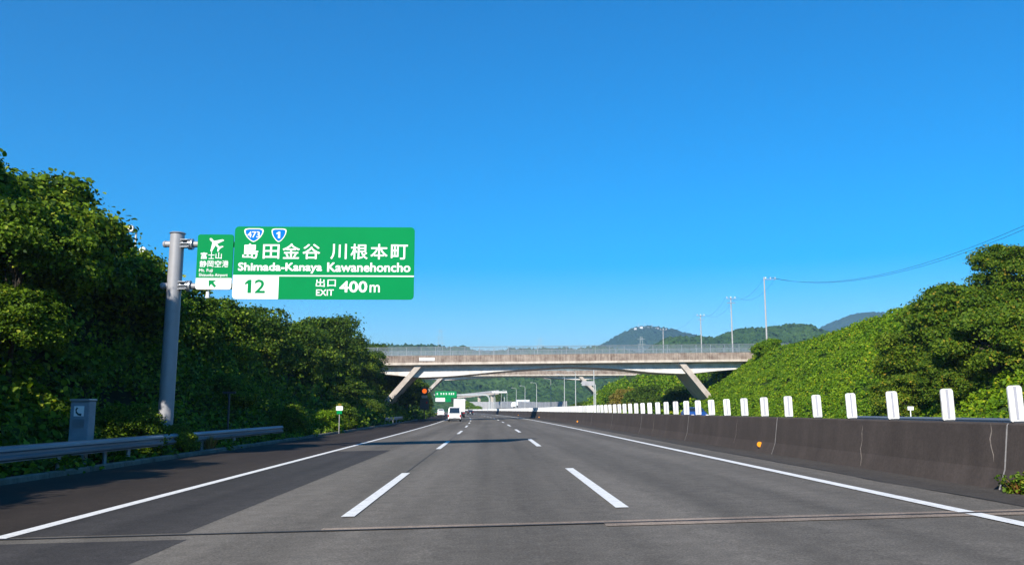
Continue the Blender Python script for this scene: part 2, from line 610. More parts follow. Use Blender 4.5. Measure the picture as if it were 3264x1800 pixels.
def bank_mesh(name, fn, Ls, mat):
    vs, fs = [], []
    ysb = list(np.arange(-45, 140, 2.0)) + list(np.arange(140, 561, 6.0))
    for y in ysb:
        for L in Ls:
            vs.append((L + curve(y), y, fn(L, y)))
    w = len(Ls)
    for i in range(len(ysb) - 1):
        for j in range(w - 1):
            a = i * w + j
            fs.append((a, a + 1, a + w + 1, a + w))
    m = MB(); m.v, m.f = vs, fs
    o = m.build(name, mat, smooth=True)
    return tag(o, kind='structure')


bank_mesh('embankment_left', bank_left, [-10.1, -10.6, -11.2, -11.6, -12.2, -13, -14, -15, -16, -17, -18, -19, -20, -24, -32, -44, -56, -62, -70, -80, -90][::-1], MAT['soil_shade'])
bank_mesh('embankment_right', bank_right, [24.6, 25.2, 25.8, 26.5, 27.5, 28.5, 29.5, 30.5, 31.5, 32.5, 33.5, 34.5, 35.5, 36.5, 38, 42, 50, 60, 70, 80, 90, 100], MAT['soil'])


# ------------------------------------------------------------------ hills (profiles given as crest points at a real depth)
def hill(name, mat, Yc, crest, front, back, canopy, seed, cols=260, rows=46, ripple=0.035):
    pts = [at(px, py, Yc) for px, py in crest]
    xs = np.array([p.x for p in pts]); zs = np.array([p.z for p in pts])
    X = np.linspace(xs[0], xs[-1], cols)
    Z = np.interp(X, xs, zs)
    # soften the polyline
    ker = np.array([1, 4, 6, 4, 1]) / 16.0
    for _ in range(3): Z = np.convolve(np.pad(Z, 2, 'edge'), ker, 'valid')
    r = np.random.default_rng(seed)
    ph = r.uniform(0, 6.28, (24, 2)); fr = r.uniform(0.3, 1.0, (24, 2))
    T = np.concatenate([np.linspace(-1, 0, rows * 2 // 3, endpoint=False), np.linspace(0, 1, rows - rows * 2 // 3)])
    V = np.zeros((rows, cols, 3))
    for i, t in enumerate(T):
        yy = Yc + (t * front if t < 0 else t * back)
        fall = 0.5 * (1 + math.cos(math.pi * min(1, abs(t)))) if t > 0 else (1 - abs(t)) ** 1.25
        z = -1.6 + (Z + 1.6) * fall
        n = np.zeros(cols)
        for q in range(10):
            lam = front * (0.5 / (1 + q * 0.6))
            n += np.sin(X / lam * 6.28 * fr[q, 0] + ph[q, 0] + yy / lam * 6.28 * fr[q, 1]) / (1 + q * 0.5)
        sp = abs(t) * (1 - abs(t)) * 4
        z = z + (Z + 1.6) * ripple * n * sp * 0.5
        z = z + canopy * (r.uniform(-1, 1, cols)) * min(1, fall * 4)
        V[i, :, 0] = X * (yy / Yc) ** 0.0
        V[i, :, 1] = yy + (r.uniform(-1, 1, cols)) * canopy
        V[i, :, 2] = np.maximum(z, -2.0)
    idx = np.arange(rows * cols).reshape(rows, cols)
    F = np.stack([idx[:-1, :-1], idx[:-1, 1:], idx[1:, 1:], idx[1:, :-1]], -1).reshape(-1, 4)
    me = bpy.data.meshes.new(name)
    me.from_pydata(V.reshape(-1, 3).tolist(), [], F.tolist())
    me.polygons.foreach_set('use_smooth', [True] * len(me.polygons))
    me.materials.append(mat)
    o = bpy.data.objects.new(name, me); C.objects.link(o)
    return tag(o, kind='structure')


hill('hill_near', MAT['forest'], 1150,
     [(300, 960), (600, 880), (850, 862), (1000, 866), (1060, 867), (1100, 868), (1130, 873), (1165, 870), (1195, 882), (1225, 888), (1250, 884), (1290, 876),
      (1330, 878), (1370, 874), (1410, 873), (1450, 878), (1485, 871), (1520, 872), (1580, 880), (1640, 900), (1800, 930), (2000, 980)], 620, 500, 2.6, 3, 420, 90)
hill('hill_green', MAT['forest'], 1000,
     [(1560, 960), (1640, 872), (1680, 850), (1720, 846), (1770, 848), (1800, 851), (1830, 838), (1870, 826), (1925, 826), (1980, 817), (2035, 815), (2060, 828), (2110, 845), (2300, 850), (2500, 900)],
     420, 400, 2.6, 5, 420, 80)
hill('mountain_peak', MAT['forest_far'], 2900,
     [(1200, 960), (1380, 905), (1500, 872), (1530, 858), (1560, 838), (1600, 821), (1625, 818), (1650, 820), (1680, 825), (1710, 833), (1740, 840), (1800, 852), (1900, 860), (2000, 880), (2200, 940)],
     1300, 900, 4.0, 8, 360, 80)
hill('mountain_far', MAT['forest_far'], 3600,
     [(1900, 960), (2020, 850), (2090, 812), (2130, 795), (2150, 788), (2190, 785), (2230, 785), (2280, 792), (2350, 800), (2500, 840), (2700, 900)], 1400, 900, 3.0, 9)
hill('mountain_left', MAT['forest_far'], 3300,
     [(-400, 900), (0, 880), (400, 870), (800, 876), (1000, 874), (1100, 880), (1240, 881), (1300, 878), (1400, 884), (1500, 880), (1600, 905), (1750, 960)], 1400, 900, 3.0, 12)


# ------------------------------------------------------------------ foliage tools
def leaf_mesh(name, P, N, S, mat, rng, fine=False, aspect=0.8):
    n = len(P)
    N = N / np.maximum(1e-6, np.linalg.norm(N, axis=1, keepdims=True))
    R = rng.normal(size=(n, 3))
    T = np.cross(N, R); T /= np.maximum(1e-6, np.linalg.norm(T, axis=1, keepdims=True))
    B = np.cross(N, T)
    if fine:
        shp = [(0, -0.5, 0), (-0.40, -0.18, 0.10), (-0.34, 0.22, 0.08), (0, 0.60, -0.10), (0.34, 0.22, 0.08), (0.40, -0.18, 0.10)]
        faces = [(0, 3, 2, 1), (0, 5, 4, 3)]
    else:
        shp = [(0, -0.5, 0), (-0.42, 0.0, 0.10), (0, 0.58, -0.06), (0.42, 0.0, 0.10)]
        faces = [(0, 2, 1), (0, 3, 2)]
    k = len(shp)
    V = np.empty((n, k, 3), np.float32)
    for i, (a, b, c) in enumerate(shp):
        V[:, i] = P + (T * (a * aspect / 0.8) + B * b + N * c) * S[:, None]
    fv = len(faces[0])
    idx = np.concatenate([np.array(f) for f in faces])
    loops = (np.arange(n)[:, None] * k + idx[None, :]).astype(np.int32).ravel()
    nf = n * len(faces)
    me = bpy.data.meshes.new(name)
    me.vertices.add(n * k); me.loops.add(len(loops)); me.polygons.add(nf)
    me.vertices.foreach_set('co', V.ravel())
    me.loops.foreach_set('vertex_index', loops)
    me.polygons.foreach_set('loop_start', (np.arange(nf) * fv).astype(np.int32))
    me.update(calc_edges=True)
    me.materials.append(mat)
    return me


def mound_leaves(centers, radii, per, sizes, rng, up=None, flat=0.8):
    """leaf positions and normals on shells of mounds"""
    idx = np.repeat(np.arange(len(centers)), per)
    c = centers[idx]; r = radii[idx]
    d = rng.normal(size=(len(idx), 3))
    d /= np.linalg.norm(d, axis=1, keepdims=True)
    if up is not None:
        u = up[idx]
        s = np.sum(d * u, axis=1, keepdims=True)
        d = np.where(s < -0.25, d - 2 * s * u, d)
    rad = r * (0.62 + 0.40 * rng.random(len(idx)) + 0.55 * rng.random(len(idx)) ** 7)
    P = c + d * rad[:, None] * np.array([1, 1, flat])
    Nn = d * 0.65 + rng.normal(size=d.shape) * 0.55 + np.array([-0.03, -0.10, 0.35])
    S = sizes[idx] * (0.5 + 0.95 * rng.random(len(idx)) ** 1.4)
    return P, Nn, S


def crown_mesh(name, mat, seed, clumps, per, leaf, squash=0.85, clump_r=(0.20, 0.36), fine=False, hollow=0.55):
    """unit crown (radius about 1, centre at origin) of leaf clumps spread through its outer volume"""
    rng = np.random.default_rng(seed)
    d = rng.normal(size=(clumps, 3)); d /= np.linalg.norm(d, axis=1, keepdims=True)
    d[:, 2] = np.where(d[:, 2] < -0.6, -d[:, 2], d[:, 2])
    lump = 1 + 0.16 * np.sin(d[:, 0] * 4 + seed) + 0.14 * np.sin(d[:, 2] * 5 + d[:, 1] * 3 + seed * 2)
    rad = (hollow + (0.86 - hollow) * rng.random(clumps) ** 0.6) * lump
    c = d * rad[:, None] * np.array([1, 1, squash])
    cr = rng.uniform(*clump_r, clumps)
    up = d * 0.6 + np.array([0, 0, 0.6]); up /= np.linalg.norm(up, axis=1, keepdims=True)
    P, N, S = mound_leaves(c, cr, per, np.full(clumps, leaf), rng, up, 0.62)
    return leaf_mesh(name, P, N, S, mat, rng, fine)


def obj_from(me, name, parent=None, loc=(0, 0, 0), scale=(1, 1, 1), rz=0.0):
    o = bpy.data.objects.new(name, me)
    C.objects.link(o)
    o.parent = parent
    o.location = loc; o.scale = scale; o.rotation_euler = (0, 0, rz)
    return o


CROWNS = {
    'a': crown_mesh('crown_a', MAT['leaf_tree'], 21, 100, 300, 0.053, 0.85, (0.16, 0.40), True, 0.45),
    'b': crown_mesh('crown_b', MAT['leaf_tree'], 22, 100, 300, 0.053, 0.95, (0.16, 0.40), True, 0.45),
    'k': crown_mesh('crown_k', MAT['leaf_kudzu'], 23, 105, 370, 0.053, 0.9, (0.16, 0.42), True, 0.45),
    'k2': crown_mesh('crown_k2', MAT['leaf_kudzu'], 24, 105, 370, 0.053, 0.8, (0.16, 0.42), True, 0.45),
    'c': crown_mesh('crown_c', MAT['leaf_camphor'], 25, 190, 190, 0.050, 0.85, (0.13, 0.27), False, 0.5),
    'c2': crown_mesh('crown_c2', MAT['leaf_camphor'], 26, 190, 190, 0.050, 0.9, (0.13, 0.27), False, 0.5),
    'd': crown_mesh('crown_d', MAT['leaf_dry'], 27, 90, 130, 0.09, 0.8),
    's': crown_mesh('crown_s', MAT['leaf_right'], 28, 110, 150, 0.085, 0.8),
}
_trunks = {}


def trunk_mesh(seed):
    if seed in _trunks: return _trunks[seed]
    r = random.Random(seed)
    m = MB()
    m.pipe([(0, 0, -0.4), (0.03, 0.02, 0.5), (-0.04, 0.05, 1.0), (0.02, 0.0, 1.5)], [0.16, 0.12, 0.10, 0.07], 8)
    for q in range(6):
        a = q * 1.05 + r.uniform(-0.3, 0.3)
        h = r.uniform(0.7, 1.0)
        e = r.uniform(0.4, 0.7)
        m.pipe([(0, 0, h - 0.05), (math.cos(a) * e * 0.5, math.sin(a) * e * 0.5, h + 0.15), (math.cos(a) * e, math.sin(a) * e, h + r.uniform(0.25, 0.45))], [0.06, 0.04, 0.015], 6)
    o = m.build('trunk', MAT['bark'], smooth=True)
    me = o.data
    bpy.data.objects.remove(o)
    _trunks[seed] = me
    return me


def tree(name, label, cat, base, radius, height, crown, seed, group=None, squash=None):
    """tree with trunk and crown: crown top at base.z + height"""
    rr = random.Random(seed)
    t = thing(name, label, cat, base, 0.0, group)
    rz = radius * (squash or 0.95)
    cz = max(height - rz * 1.05, rz * 0.35)
    hscale = max(0.3, min(cz / 1.05, (cz + 0.45 * rz) / 1.45))
    tk = radius * (0.3 if crown in ('k', 'k2') else 0.6)
    obj_from(trunk_mesh(seed % 3), 'trunk', t, (0, 0, 0), (tk, tk, hscale), rr.uniform(0, 6))
    obj_from(CROWNS[crown], 'crown', t, (0, 0, cz), (radius, radius, rz), rr.uniform(0, 6))
    return t


def bank_pt(side, L, Y, dz=0.0):
    f = bank_left if side < 0 else bank_right
    return Vector((L + curve(Y), Y, f(L, Y) + dz))


# ---- kudzu carpets over the banks (nobody could count them)
def carpet(name, label, side, Lr, Yr, n_mounds, rad, per, leaf, mat, seed, fine=False, lift=0.0):
    rng = np.random.default_rng(seed)
    Ls = rng.uniform(Lr[0], Lr[1], n_mounds); Ys = rng.uniform(Yr[0], Yr[1], n_mounds)
    fn = bank_left if side < 0 else bank_right
    cs, ups = [], []
    for L, Y in zip(Ls, Ys):
        h = fn(L, Y)
        dh = (fn(L + 0.3, Y) - h) / 0.3
        u = Vector((-dh, 0, 1)).normalized()
        cs.append((L + curve(Y), Y, h + lift)); ups.append(u)
    rr = rng.uniform(rad[0], rad[1], n_mounds)
    P, N, S = mound_leaves(np.array(cs), rr, per, np.full(n_mounds, leaf), rng, np.array(ups), 0.85)
    P = P + np.array(ups)[np.repeat(np.arange(n_mounds), per)] * 0.06
    o = obj_from(leaf_mesh(name, P, N, S, mat, rng, fine), name)
    return tag(o, label, 'vines' if 'vine' in name else 'undergrowth', kind='stuff')


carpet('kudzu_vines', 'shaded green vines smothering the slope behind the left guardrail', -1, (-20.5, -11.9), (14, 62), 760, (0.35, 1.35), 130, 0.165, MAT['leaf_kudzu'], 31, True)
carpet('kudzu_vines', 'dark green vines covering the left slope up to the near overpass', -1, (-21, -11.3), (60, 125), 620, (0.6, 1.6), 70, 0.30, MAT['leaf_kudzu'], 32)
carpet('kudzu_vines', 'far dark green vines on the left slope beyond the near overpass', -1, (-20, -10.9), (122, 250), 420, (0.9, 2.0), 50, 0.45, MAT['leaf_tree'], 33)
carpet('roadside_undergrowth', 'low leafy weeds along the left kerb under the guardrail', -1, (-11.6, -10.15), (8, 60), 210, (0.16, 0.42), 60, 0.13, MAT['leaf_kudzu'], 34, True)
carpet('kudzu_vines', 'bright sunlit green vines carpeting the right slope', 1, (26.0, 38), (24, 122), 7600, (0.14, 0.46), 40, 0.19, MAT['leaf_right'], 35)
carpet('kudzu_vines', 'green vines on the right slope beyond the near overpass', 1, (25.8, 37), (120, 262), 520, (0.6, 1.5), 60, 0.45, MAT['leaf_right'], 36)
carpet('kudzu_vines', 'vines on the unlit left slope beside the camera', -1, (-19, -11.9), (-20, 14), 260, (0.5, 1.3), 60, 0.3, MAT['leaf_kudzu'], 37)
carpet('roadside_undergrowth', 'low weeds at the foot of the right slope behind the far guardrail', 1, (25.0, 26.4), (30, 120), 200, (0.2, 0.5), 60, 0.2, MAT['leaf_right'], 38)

# ---- left trees
LT = [
    # label, L, Y, dz, radius, height, crown
    ('tall vine draped tree leaving the picture at the left edge', -17.6, 25.8, 0.0, 3.0, 4.0, 'k'),
    ('vine draped tree forming the high left skyline, right of the leftmost tree', -17.6, 31.5, 0.0, 3.5, 4.7, 'k2'),
    ('vine draped tree just left of the two floodlights', -16.9, 37.5, -0.4, 2.9, 4.2, 'k'),
    ('overhanging vine draped tree above the phone cabinet, with a dark hollow beneath', -13.9, 25.2, 0.0, 2.0, 6.3, 'k2'),
    ('leafy tree directly behind the sign pole', -17.6, 46.5, -0.5, 2.7, 3.2, 'k2'),
    ('leafy tree behind the small airport sign panel', -17.2, 53.0, -0.5, 2.7, 3.0, 'k'),
    ('broad leafy tree below the white exit number panel', -17.0, 61.0, -0.3, 3.2, 3.3, 'a'),
    ('leafy tree below the middle of the big green sign', -16.8, 69.5, -0.3, 3.0, 3.2, 'b'),
    ('tree whose rounded top stands just below the right end of the big sign', -17.2, 79.0, -0.3, 3.4, 3.9, 'a'),
    ('tallest dark green tree between the big sign and the overpass', -17.8, 91.0, -0.3, 3.9, 5.6, 'b'),
    ('dark green tree left of the overpass fence end', -17.2, 103.0, -0.3, 3.6, 4.2, 'a'),
    ('dark rounded tree hiding the left end of the overpass', -15.3, 109.0, 0.0, 2.7, 5.0, 'b'),
]
for i, (lab, L, Y, dz, r, h, cr) in enumerate(LT):
    tree('roadside_tree', lab, 'tree', bank_pt(-1, L, Y, dz), r, h, cr, 40 + i, 'trees on the left slope')
LS = [
    ('tall sunlit leafy bush above the emergency phone at the left edge', -13.8, 24.4, 1.6, 3.7, 'k2'),
    ('sunlit leafy bush between the phone cabinet and the sign pole', -11.5, 27.6, 1.1, 1.75, 'k'),
    ('small bright bush spilling over the guardrail right of the sign pole', -10.75, 29.6, 0.75, 1.2, 'k2'),
    ('leafy shrub on the slope right of the sign pole', -13.6, 45.0, 1.6, 2.4, 'k2'),
    ('leafy shrub where the left guardrail ends', -11.3, 48.0, 1.25, 1.9, 'k'),
    ('yellowish shrub around the little green and white post', -11.2, 58.5, 1.3, 1.7, 's'),
    ('leafy shrub just beyond the little green and white post', -11.5, 66.0, 1.5, 2.1, 'k'),
    ('dark shrub on the slope below the foot of the tallest left tree', -13.5, 80.0, 2.2, 3.6, 'a'),
    ('dark shrub at the road edge before the overpass', -12.4, 92.0, 1.7, 2.7, 'b'),
    ('rounded tree left of the left overpass strut', -15.6, 103.0, 2.6, 4.6, 'a'),
    ('dark shrub at the foot of the left overpass strut', -12.3, 112.0, 1.4, 1.9, 'b'),
    ('dark tree left of the orange signal lamp', -13.2, 126.0, 3.3, 6.6, 'b'),
    ('dark tree behind the orange signal lamp', -12.2, 140.0, 3.0, 6.0, 'a'),
    ('dark tree beside the far left strut of the second overpass', -12.6, 160.0, 3.2, 6.5, 'b'),
    ('last dark tree at the road edge before the green gantry sign', -12.0, 183.0, 2.8, 5.2, 'a'),
]
for i, (lab, L, Y, r, h, cr) in enumerate(LS):
    tree('roadside_shrub' if h < 4 else 'roadside_tree', lab, 'shrub' if h < 4 else 'tree', bank_pt(-1, L, Y, -0.1), r, h, cr, 60 + i,
         'bushes along the left road edge', 0.85)
# trees behind the bridge, left: bush tops above the fence
tree('roadside_tree', 'light green bushy tree rising behind the left end of the overpass fence', 'tree', bank_pt(-1, -13.2, 136, 0.0), 3.4, 9.0, 'k', 81)
tree('roadside_tree', 'dark flat topped tree behind the fence end, left of the light green one', 'tree', bank_pt(-1, -18.2, 133, 0.0), 3.6, 4.4, 'b', 82)
# unseen neighbours to the left of the camera (they throw the shade on the shoulder)
for i, (L, Y, r, h) in enumerate([(-16.6, 22.0, 2.0, 6.9), (-14.6, 15.8, 2.5, 5.2), (-14.4, 10.8, 2.6, 5.4), (-14.4, 5.5, 2.6, 5.2), (-14.3, 0.5, 2.7, 5.6), (-14.4, -5.0, 2.7, 5.4), (-14.4, -10.5, 2.7, 5.4)]):
    tree('roadside_tree', 'vine draped tree on the left slope outside the picture', 'tree', bank_pt(-1, L, Y, 0.0), r, h, 'k', 90 + i, 'trees beside the camera')

# ---- right trees
RT = [
    ('big spreading leafy tree at the right edge of the picture', 32.5, 57.5, 4.0, 4.6, 'c'),
    ('tall tree top rising highest at the right picture edge', 36.8, 58.5, 3.0, 3.4, 'c2'),
    ('lower leafy tree stepping down left of the big right edge tree', 29.9, 58.5, 3.0, 4.6, 'c2'),
    ('dark leafy bush at the slope foot, leftmost of the right edge trees', 27.7, 57.0, 2.3, 3.4, 'c'),
    ('leafy tree cut off by the right picture edge, low over the guardrail', 30.2, 50.5, 3.3, 5.2, 'c'),
    ('leafy bush under the boughs of the right edge trees, behind the guardrail', 28.4, 52.0, 2.2, 3.4, 'c2'),
]
for i, (lab, L, Y, r, h, cr) in enumerate(RT):
    tree('camphor_tree', lab, 'tree', bank_pt(1, L, Y, -0.1), r, h, cr, 110 + i, 'trees at the right edge', 0.95)
RS = [
    ('green bush at the slope top beside the right overpass end', 37.5, 113, 1.9, 1.7, 's'),
    ('dark green bush under the overpass left of the right strut', 28.6, 146, 2.8, 3.9, 'a'),
    ('tall dark tree under the overpass, right of the dry grass', 29.6, 158, 3.4, 5.0, 'b'),
    ('dry yellow grass mound seen under the overpass', 27.6, 168, 2.9, 4.2, 'd'),
    ('brownish dry shrub on top of the dry grass mound', 29.8, 173, 3.2, 4.6, 'd'),
    ('green bush beneath the right end of the second overpass', 31.4, 196, 3.4, 3.6, 's'),
    ('dark bush beside the lamp posts before the second overpass', 27.8, 204, 2.3, 2.6, 'a'),
    ('leafy bush at the end of the right slope next to the grey wall', 27.0, 216, 2.2, 2.8, 's'),
    ('dark bush behind the second overpass at the right slope end', 29.0, 238, 2.8, 3.4, 'b'),
    ('shrub in the shade directly behind the right strut', 30.5, 134, 2.6, 3.2, 'a'),
]
for i, (lab, L, Y, r, h, cr) in enumerate(RS):
    tree('slope_bush' if h < 4.5 else 'slope_tree', lab, 'bush' if h < 4.5 else 'tree', bank_pt(1, L, Y, -0.1), r, h, cr, 130 + i, 'greenery beyond the barrier', 0.85)
p = at(1251, 1031, 520)
tree('conifer_tree', 'dark dense tree standing alone above the far grey wall', 'tree', (p.x, 520, -1.2), 4.2, 14.5, 'b', 151, None, 1.5)
for i, (px, Y, r, h, lab) in enumerate([(1198, 420, 3.2, 5.0, 'yellow green bush at the far bend of the barrier'), (1176, 460, 4.0, 8.0, 'far green tree beside the arched gantry post')]):
    p = at(px, 1031, Y)
    tree('far_bush', lab, 'bush', (p.x, Y, -1.0), r, h, 's', 155 + i)


# ------------------------------------------------------------------ median barrier, plates, reflectors
BX = 7.62
bar = thing('concrete_barrier', 'long dirty grey brown concrete median barrier along the right lane', 'barrier', (0, 0, 0))
prof = [(0.0, 0.0), (0.03, 0.08), (0.11, 0.30), (0.20, 0.96), (0.225, 0.99), (0.455, 0.99), (0.48, 0.96), (0.57, 0.30), (0.65, 0.08), (0.68, 0.0)]
seg_l = 10.5
y = 12.95 - 3 * seg_l
while y < 500:
    m = MB(); rings = []
    for q in range(4):
        yy = y + 0.018 + (seg_l - 0.036) * q / 3
        base = ground(BX)
        rings.append([(BX + curve(yy) + px_, yy, base + pz) for px_, pz in prof])
    m.loft(rings)
    m.build('barrier_section', MAT['barrier'], bar, smooth=False)
    if y < 220:
        m = MB(); rings = []
        for yy in (y - 0.018, y + 0.018):
            rings.append([(BX + curve(yy) + 0.34 + (px_ - 0.34) * 0.985 - (0.004 if px_ < 0.34 else 0), yy, ground(BX) + pz * 0.992) for px_, pz in prof])
        m.loft(rings)
        m.build('joint_filler', MAT['barrier_joint'], bar)
    y += seg_l


def face_x(pz):
    pts = [(0.0, 0.0), (0.08, 0.03), (0.30, 0.11), (0.96, 0.20)]
    for (z0, x0), (z1, x1) in zip(pts, pts[1:]):
        if pz <= z1: return x0 + (x1 - x0) * (pz - z0) / (z1 - z0)
    return 0.2


def crack(y0, pts, w):
    m = MB(); n = len(pts)
    for (dy, pz), ww in zip(pts, w):
        xx = BX + face_x(pz) - 0.004
        m.v += [(xx, y0 + dy - ww, ground(BX) + pz), (xx, y0 + dy + ww, ground(BX) + pz)]
    m.f = [(2 * i, 2 * i + 1, 2 * i + 3, 2 * i + 2) for i in range(n - 1)]
    m.build('efflorescence_crack', MAT['efflorescence'], bar)


crack(13.35, [(0.02, 0.97), (-0.01, 0.86), (0.02, 0.74), (-0.02, 0.62), (-0.09, 0.5), (-0.11, 0.40)], [0.003, 0.012, 0.016, 0.012, 0.010, 0.004])
crack(18.0, [(0.0, 0.86), (0.02, 0.72), (-0.02, 0.55), (0.03, 0.38), (-0.10, 0.2), (-0.16, 0.05)], [0.003, 0.012, 0.010, 0.014, 0.012, 0.006])
crack(27.2, [(0.0, 0.9), (0.05, 0.7), (0.02, 0.4), (0.08, 0.15)], [0.004, 0.010, 0.012, 0.004])
crack(41.0, [(0.0, 0.95), (0.03, 0.6), (0.0, 0.3), (0.06, 0.1)], [0.004, 0.02, 0.02, 0.006])
for yy in (24.6, 74.5, 121.0, 170.0):
    m = MB()
    xx = BX + curve(yy) + face_x(0.2) - 0.03
    zz = ground(BX) + 0.22
    m.loft([[(xx + dx, yy + d, zz + 0.075 * math.sin(t)) if False else (xx + 0.075 * math.cos(t) * 1.0, yy + d, zz + 0.075 * math.sin(t)) for t in [2 * math.pi * q / 14 for q in range(14)]] for dx, d in ((0, -0.012), (0, 0.012))])
    m.box((xx + 0.05, yy + 0.03, zz - 0.02), (0.09, 0.035, 0.05))
    m.build('reflector', MAT['orange'], bar)


# white anti-glare plates every 2 m
def plate_outline(w, h, r):
    o = []
    for cx, cz, a0 in ((w / 2 - r, r * 0.6, -90), (w / 2 - r, h - r, 0), (-w / 2 + r, h - r, 90), (-w / 2 + r, r * 0.6, 180)):
        rr = r if cz > h / 2 else r * 0.6
        cx = (w / 2 - rr) * (1 if cx > 0 else -1)
        for q in range(4):
            a = math.radians(a0 + q * 30)
            o.append((cx + rr * math.cos(a), cz + rr * math.sin(a)))
    return o


pm = MB().extrude(plate_outline(0.215, 0.545, 0.05), 'y', -0.016, 0.016)
plate_body = pm.build('glare_plate', MAT['plate_white'])
rib = MB().extrude([(-0.019, 0.04), (0.019, 0.04), (0.019, 0.53), (-0.019, 0.53)], 'y', -0.024, -0.0161).build('rib', MAT['plate_rib'])
foot = MB().cbox((0, 0, -0.004), (0.15, 0.11, 0.03), 0.008).build('foot', MAT['dark_metal'])
ordn = ['first', 'second', 'third', 'fourth', 'fifth', 'sixth', 'seventh', 'eighth', 'ninth', 'tenth', 'eleventh', 'twelfth', 'thirteenth', 'fourteenth', 'fifteenth', 'sixteenth',
        'seventeenth', 'eighteenth', 'nineteenth', 'twentieth']
PX = BX + 0.34
PG = 'white anti-glare plates on the median barrier'
i = 0
first = True
while True:
    yy = 12.85 + 2.0 * i
    if yy > 460: break
    if first:
        o, parts = plate_body, (rib, foot)
        for c in parts: c.parent = o
        first = False
    else:
        o = plate_body.copy(); C.objects.link(o)
        if yy < 90:
            for c in (rib, foot):
                d = c.copy(); C.objects.link(d); d.parent = o
    rr = random.Random(i)
    o.location = (PX + curve(yy) - 0.02, yy + rr.uniform(-0.03, 0.03), ground(BX) + 1.005)
    o.rotation_euler = (rr.uniform(-0.02, 0.02), -0.035 + rr.uniform(-0.012, 0.012), heading(yy) + rr.uniform(-0.05, 0.05))
    if i < 20:
        lab = 'white anti-glare plate on the median barrier, %s counting from the right picture edge' % ordn[i]
    else:
        lab = 'one of the small white anti-glare plates in the closely packed far row'
    tag(o, lab, 'plate', PG)
    i += 1


# ------------------------------------------------------------------ guardrails
def rail_profile():
    # W-beam section: (lateral, height) facing the road (+x)
    return [(0.0, 0.0), (0.0, 0.02), (0.075, 0.06), (0.08, 0.11), (0.01, 0.15), (0.01, 0.20), (0.08, 0.24), (0.075, 0.29), (0.0, 0.33), (0.0, 0.35)]


def guardrail(name, label, L, y0, y1, top, post_step, side=1, group=None, off=0.0):
    t = thing(name, label, 'guardrail', (0, 0, 0), 0, group)
    pr = rail_profile()
    m = MB(); rings = []
    n = max(2, int((y1 - y0) / 3))
    loop = pr + [(x - 0.006, z) for x, z in pr[::-1]]
    for q in range(n + 1):
        yy = y0 + (y1 - y0) * q / n
        rings.append([(L + off + curve(yy) + side * x, yy, top - 0.35 + z) for x, z in loop])
    m.loft(rings)
    m.build('beam', MAT['rail'], t)
    yy = y0 + 1.2
    while yy < y1 - 0.3:
        gz = -0.2 if side > 0 else 0.1
        m = MB().tube((L - side * 0.13 + curve(yy), yy, gz - 0.2), (L - side * 0.13 + curve(yy), yy, top - 0.02), 0.057, None, 10)
        pst = m.build('post', MAT['galv'], t, smooth=True)
        MB().box((L - side * 0.045 + curve(yy), yy, top - 0.175), (0.085, 0.07, 0.2)).build('bracket', MAT['galv'], t)
        yy += post_step
    # bull-nose ends
    for ye, s in ((y0, -1), (y1, 1)):
        m = MB(); rings = []
        for q in range(7):
            a = math.pi * q / 6
            rings.append([(L + off + curve(ye) + side * (0.04 - 0.04 * (1 - math.cos(a))), ye + s * 0.14 * math.sin(a), z) for z in (top - 0.35, top)])
        vs = [p for r in rings for p in r]
        fs = [(2 * i_, 2 * i_ + 1, 2 * i_ + 3, 2 * i_ + 2) for i_ in range(6)]
        m.add(vs, fs)
        m.build('end_cap', MAT['rail'], t)
    return t


guardrail('guardrail', 'near steel guardrail on the left, running out of the picture', -10.2, -12.0, 27.3, 0.615, 4.0)
guardrail('guardrail', 'steel guardrail behind the near one, ending before the shrubs', -10.42, 23.0, 43.8, 0.60, 4.0)
guardrail('guardrail', 'short far guardrail on the left at the foot of the overpass', -10.3, 88.0, 108.0, 0.62, 4.0)
guardrail('guardrail', 'pale guardrail across the opposite carriageway below the right trees', 25.1, 24.0, 60.0, 0.98, 4.0, -1)

# ------------------------------------------------------------------ text helper
_txt = bpy.data.curves.new('lettering_source', 'FONT')
_txto = bpy.data.objects.new('lettering_source', _txt)
C.objects.link(_txto)


def lettering(name, text, rect, mat, parent, y, bold=0.02, spacing=1.0):
    """text fitted into rect (x0,x1,z0,z1) in the parent's XZ plane, facing -Y; thickened by shifted copies"""
    _txt.body = text
    _txt.size = 1.0
    _txt.offset = 0.0
    _txt.space_character = spacing
    _txt.resolution_u = 3
    dg = bpy.context.evaluated_depsgraph_get()
    dg.update()
    me = bpy.data.meshes.new_from_object(_txto.evaluated_get(dg))
    n = len(me.vertices)
    co = np.empty(n * 3, np.float32); me.vertices.foreach_get('co', co)
    co = co.reshape(-1, 3)
    lo, hi = co.min(0), co.max(0)
    faces = [tuple(p.vertices) for p in me.polygons]
    bpy.data.meshes.remove(me)
    hgt = rect[3] - rect[2]
    bd = bold * hgt
    m = MB()
    dirs = [(0, 0)] + [(math.cos(q * math.pi / 4), math.sin(q * math.pi / 4)) for q in range(8)] if bold > 0 else [(0, 0)]
    kx = (rect[1] - rect[0] - 2 * bd) / max(1e-6, hi[0] - lo[0]); kz = (hgt - 2 * bd) / max(1e-6, hi[1] - lo[1])
    for q, (dx, dz) in enumerate(dirs):
        m.add([(rect[0] + bd + (c[0] - lo[0]) * kx + dx * bd, y - 0.0003 * q, rect[2] + bd + (c[1] - lo[1]) * kz + dz * bd) for c in co], faces)
    return m.build(name, mat, parent)


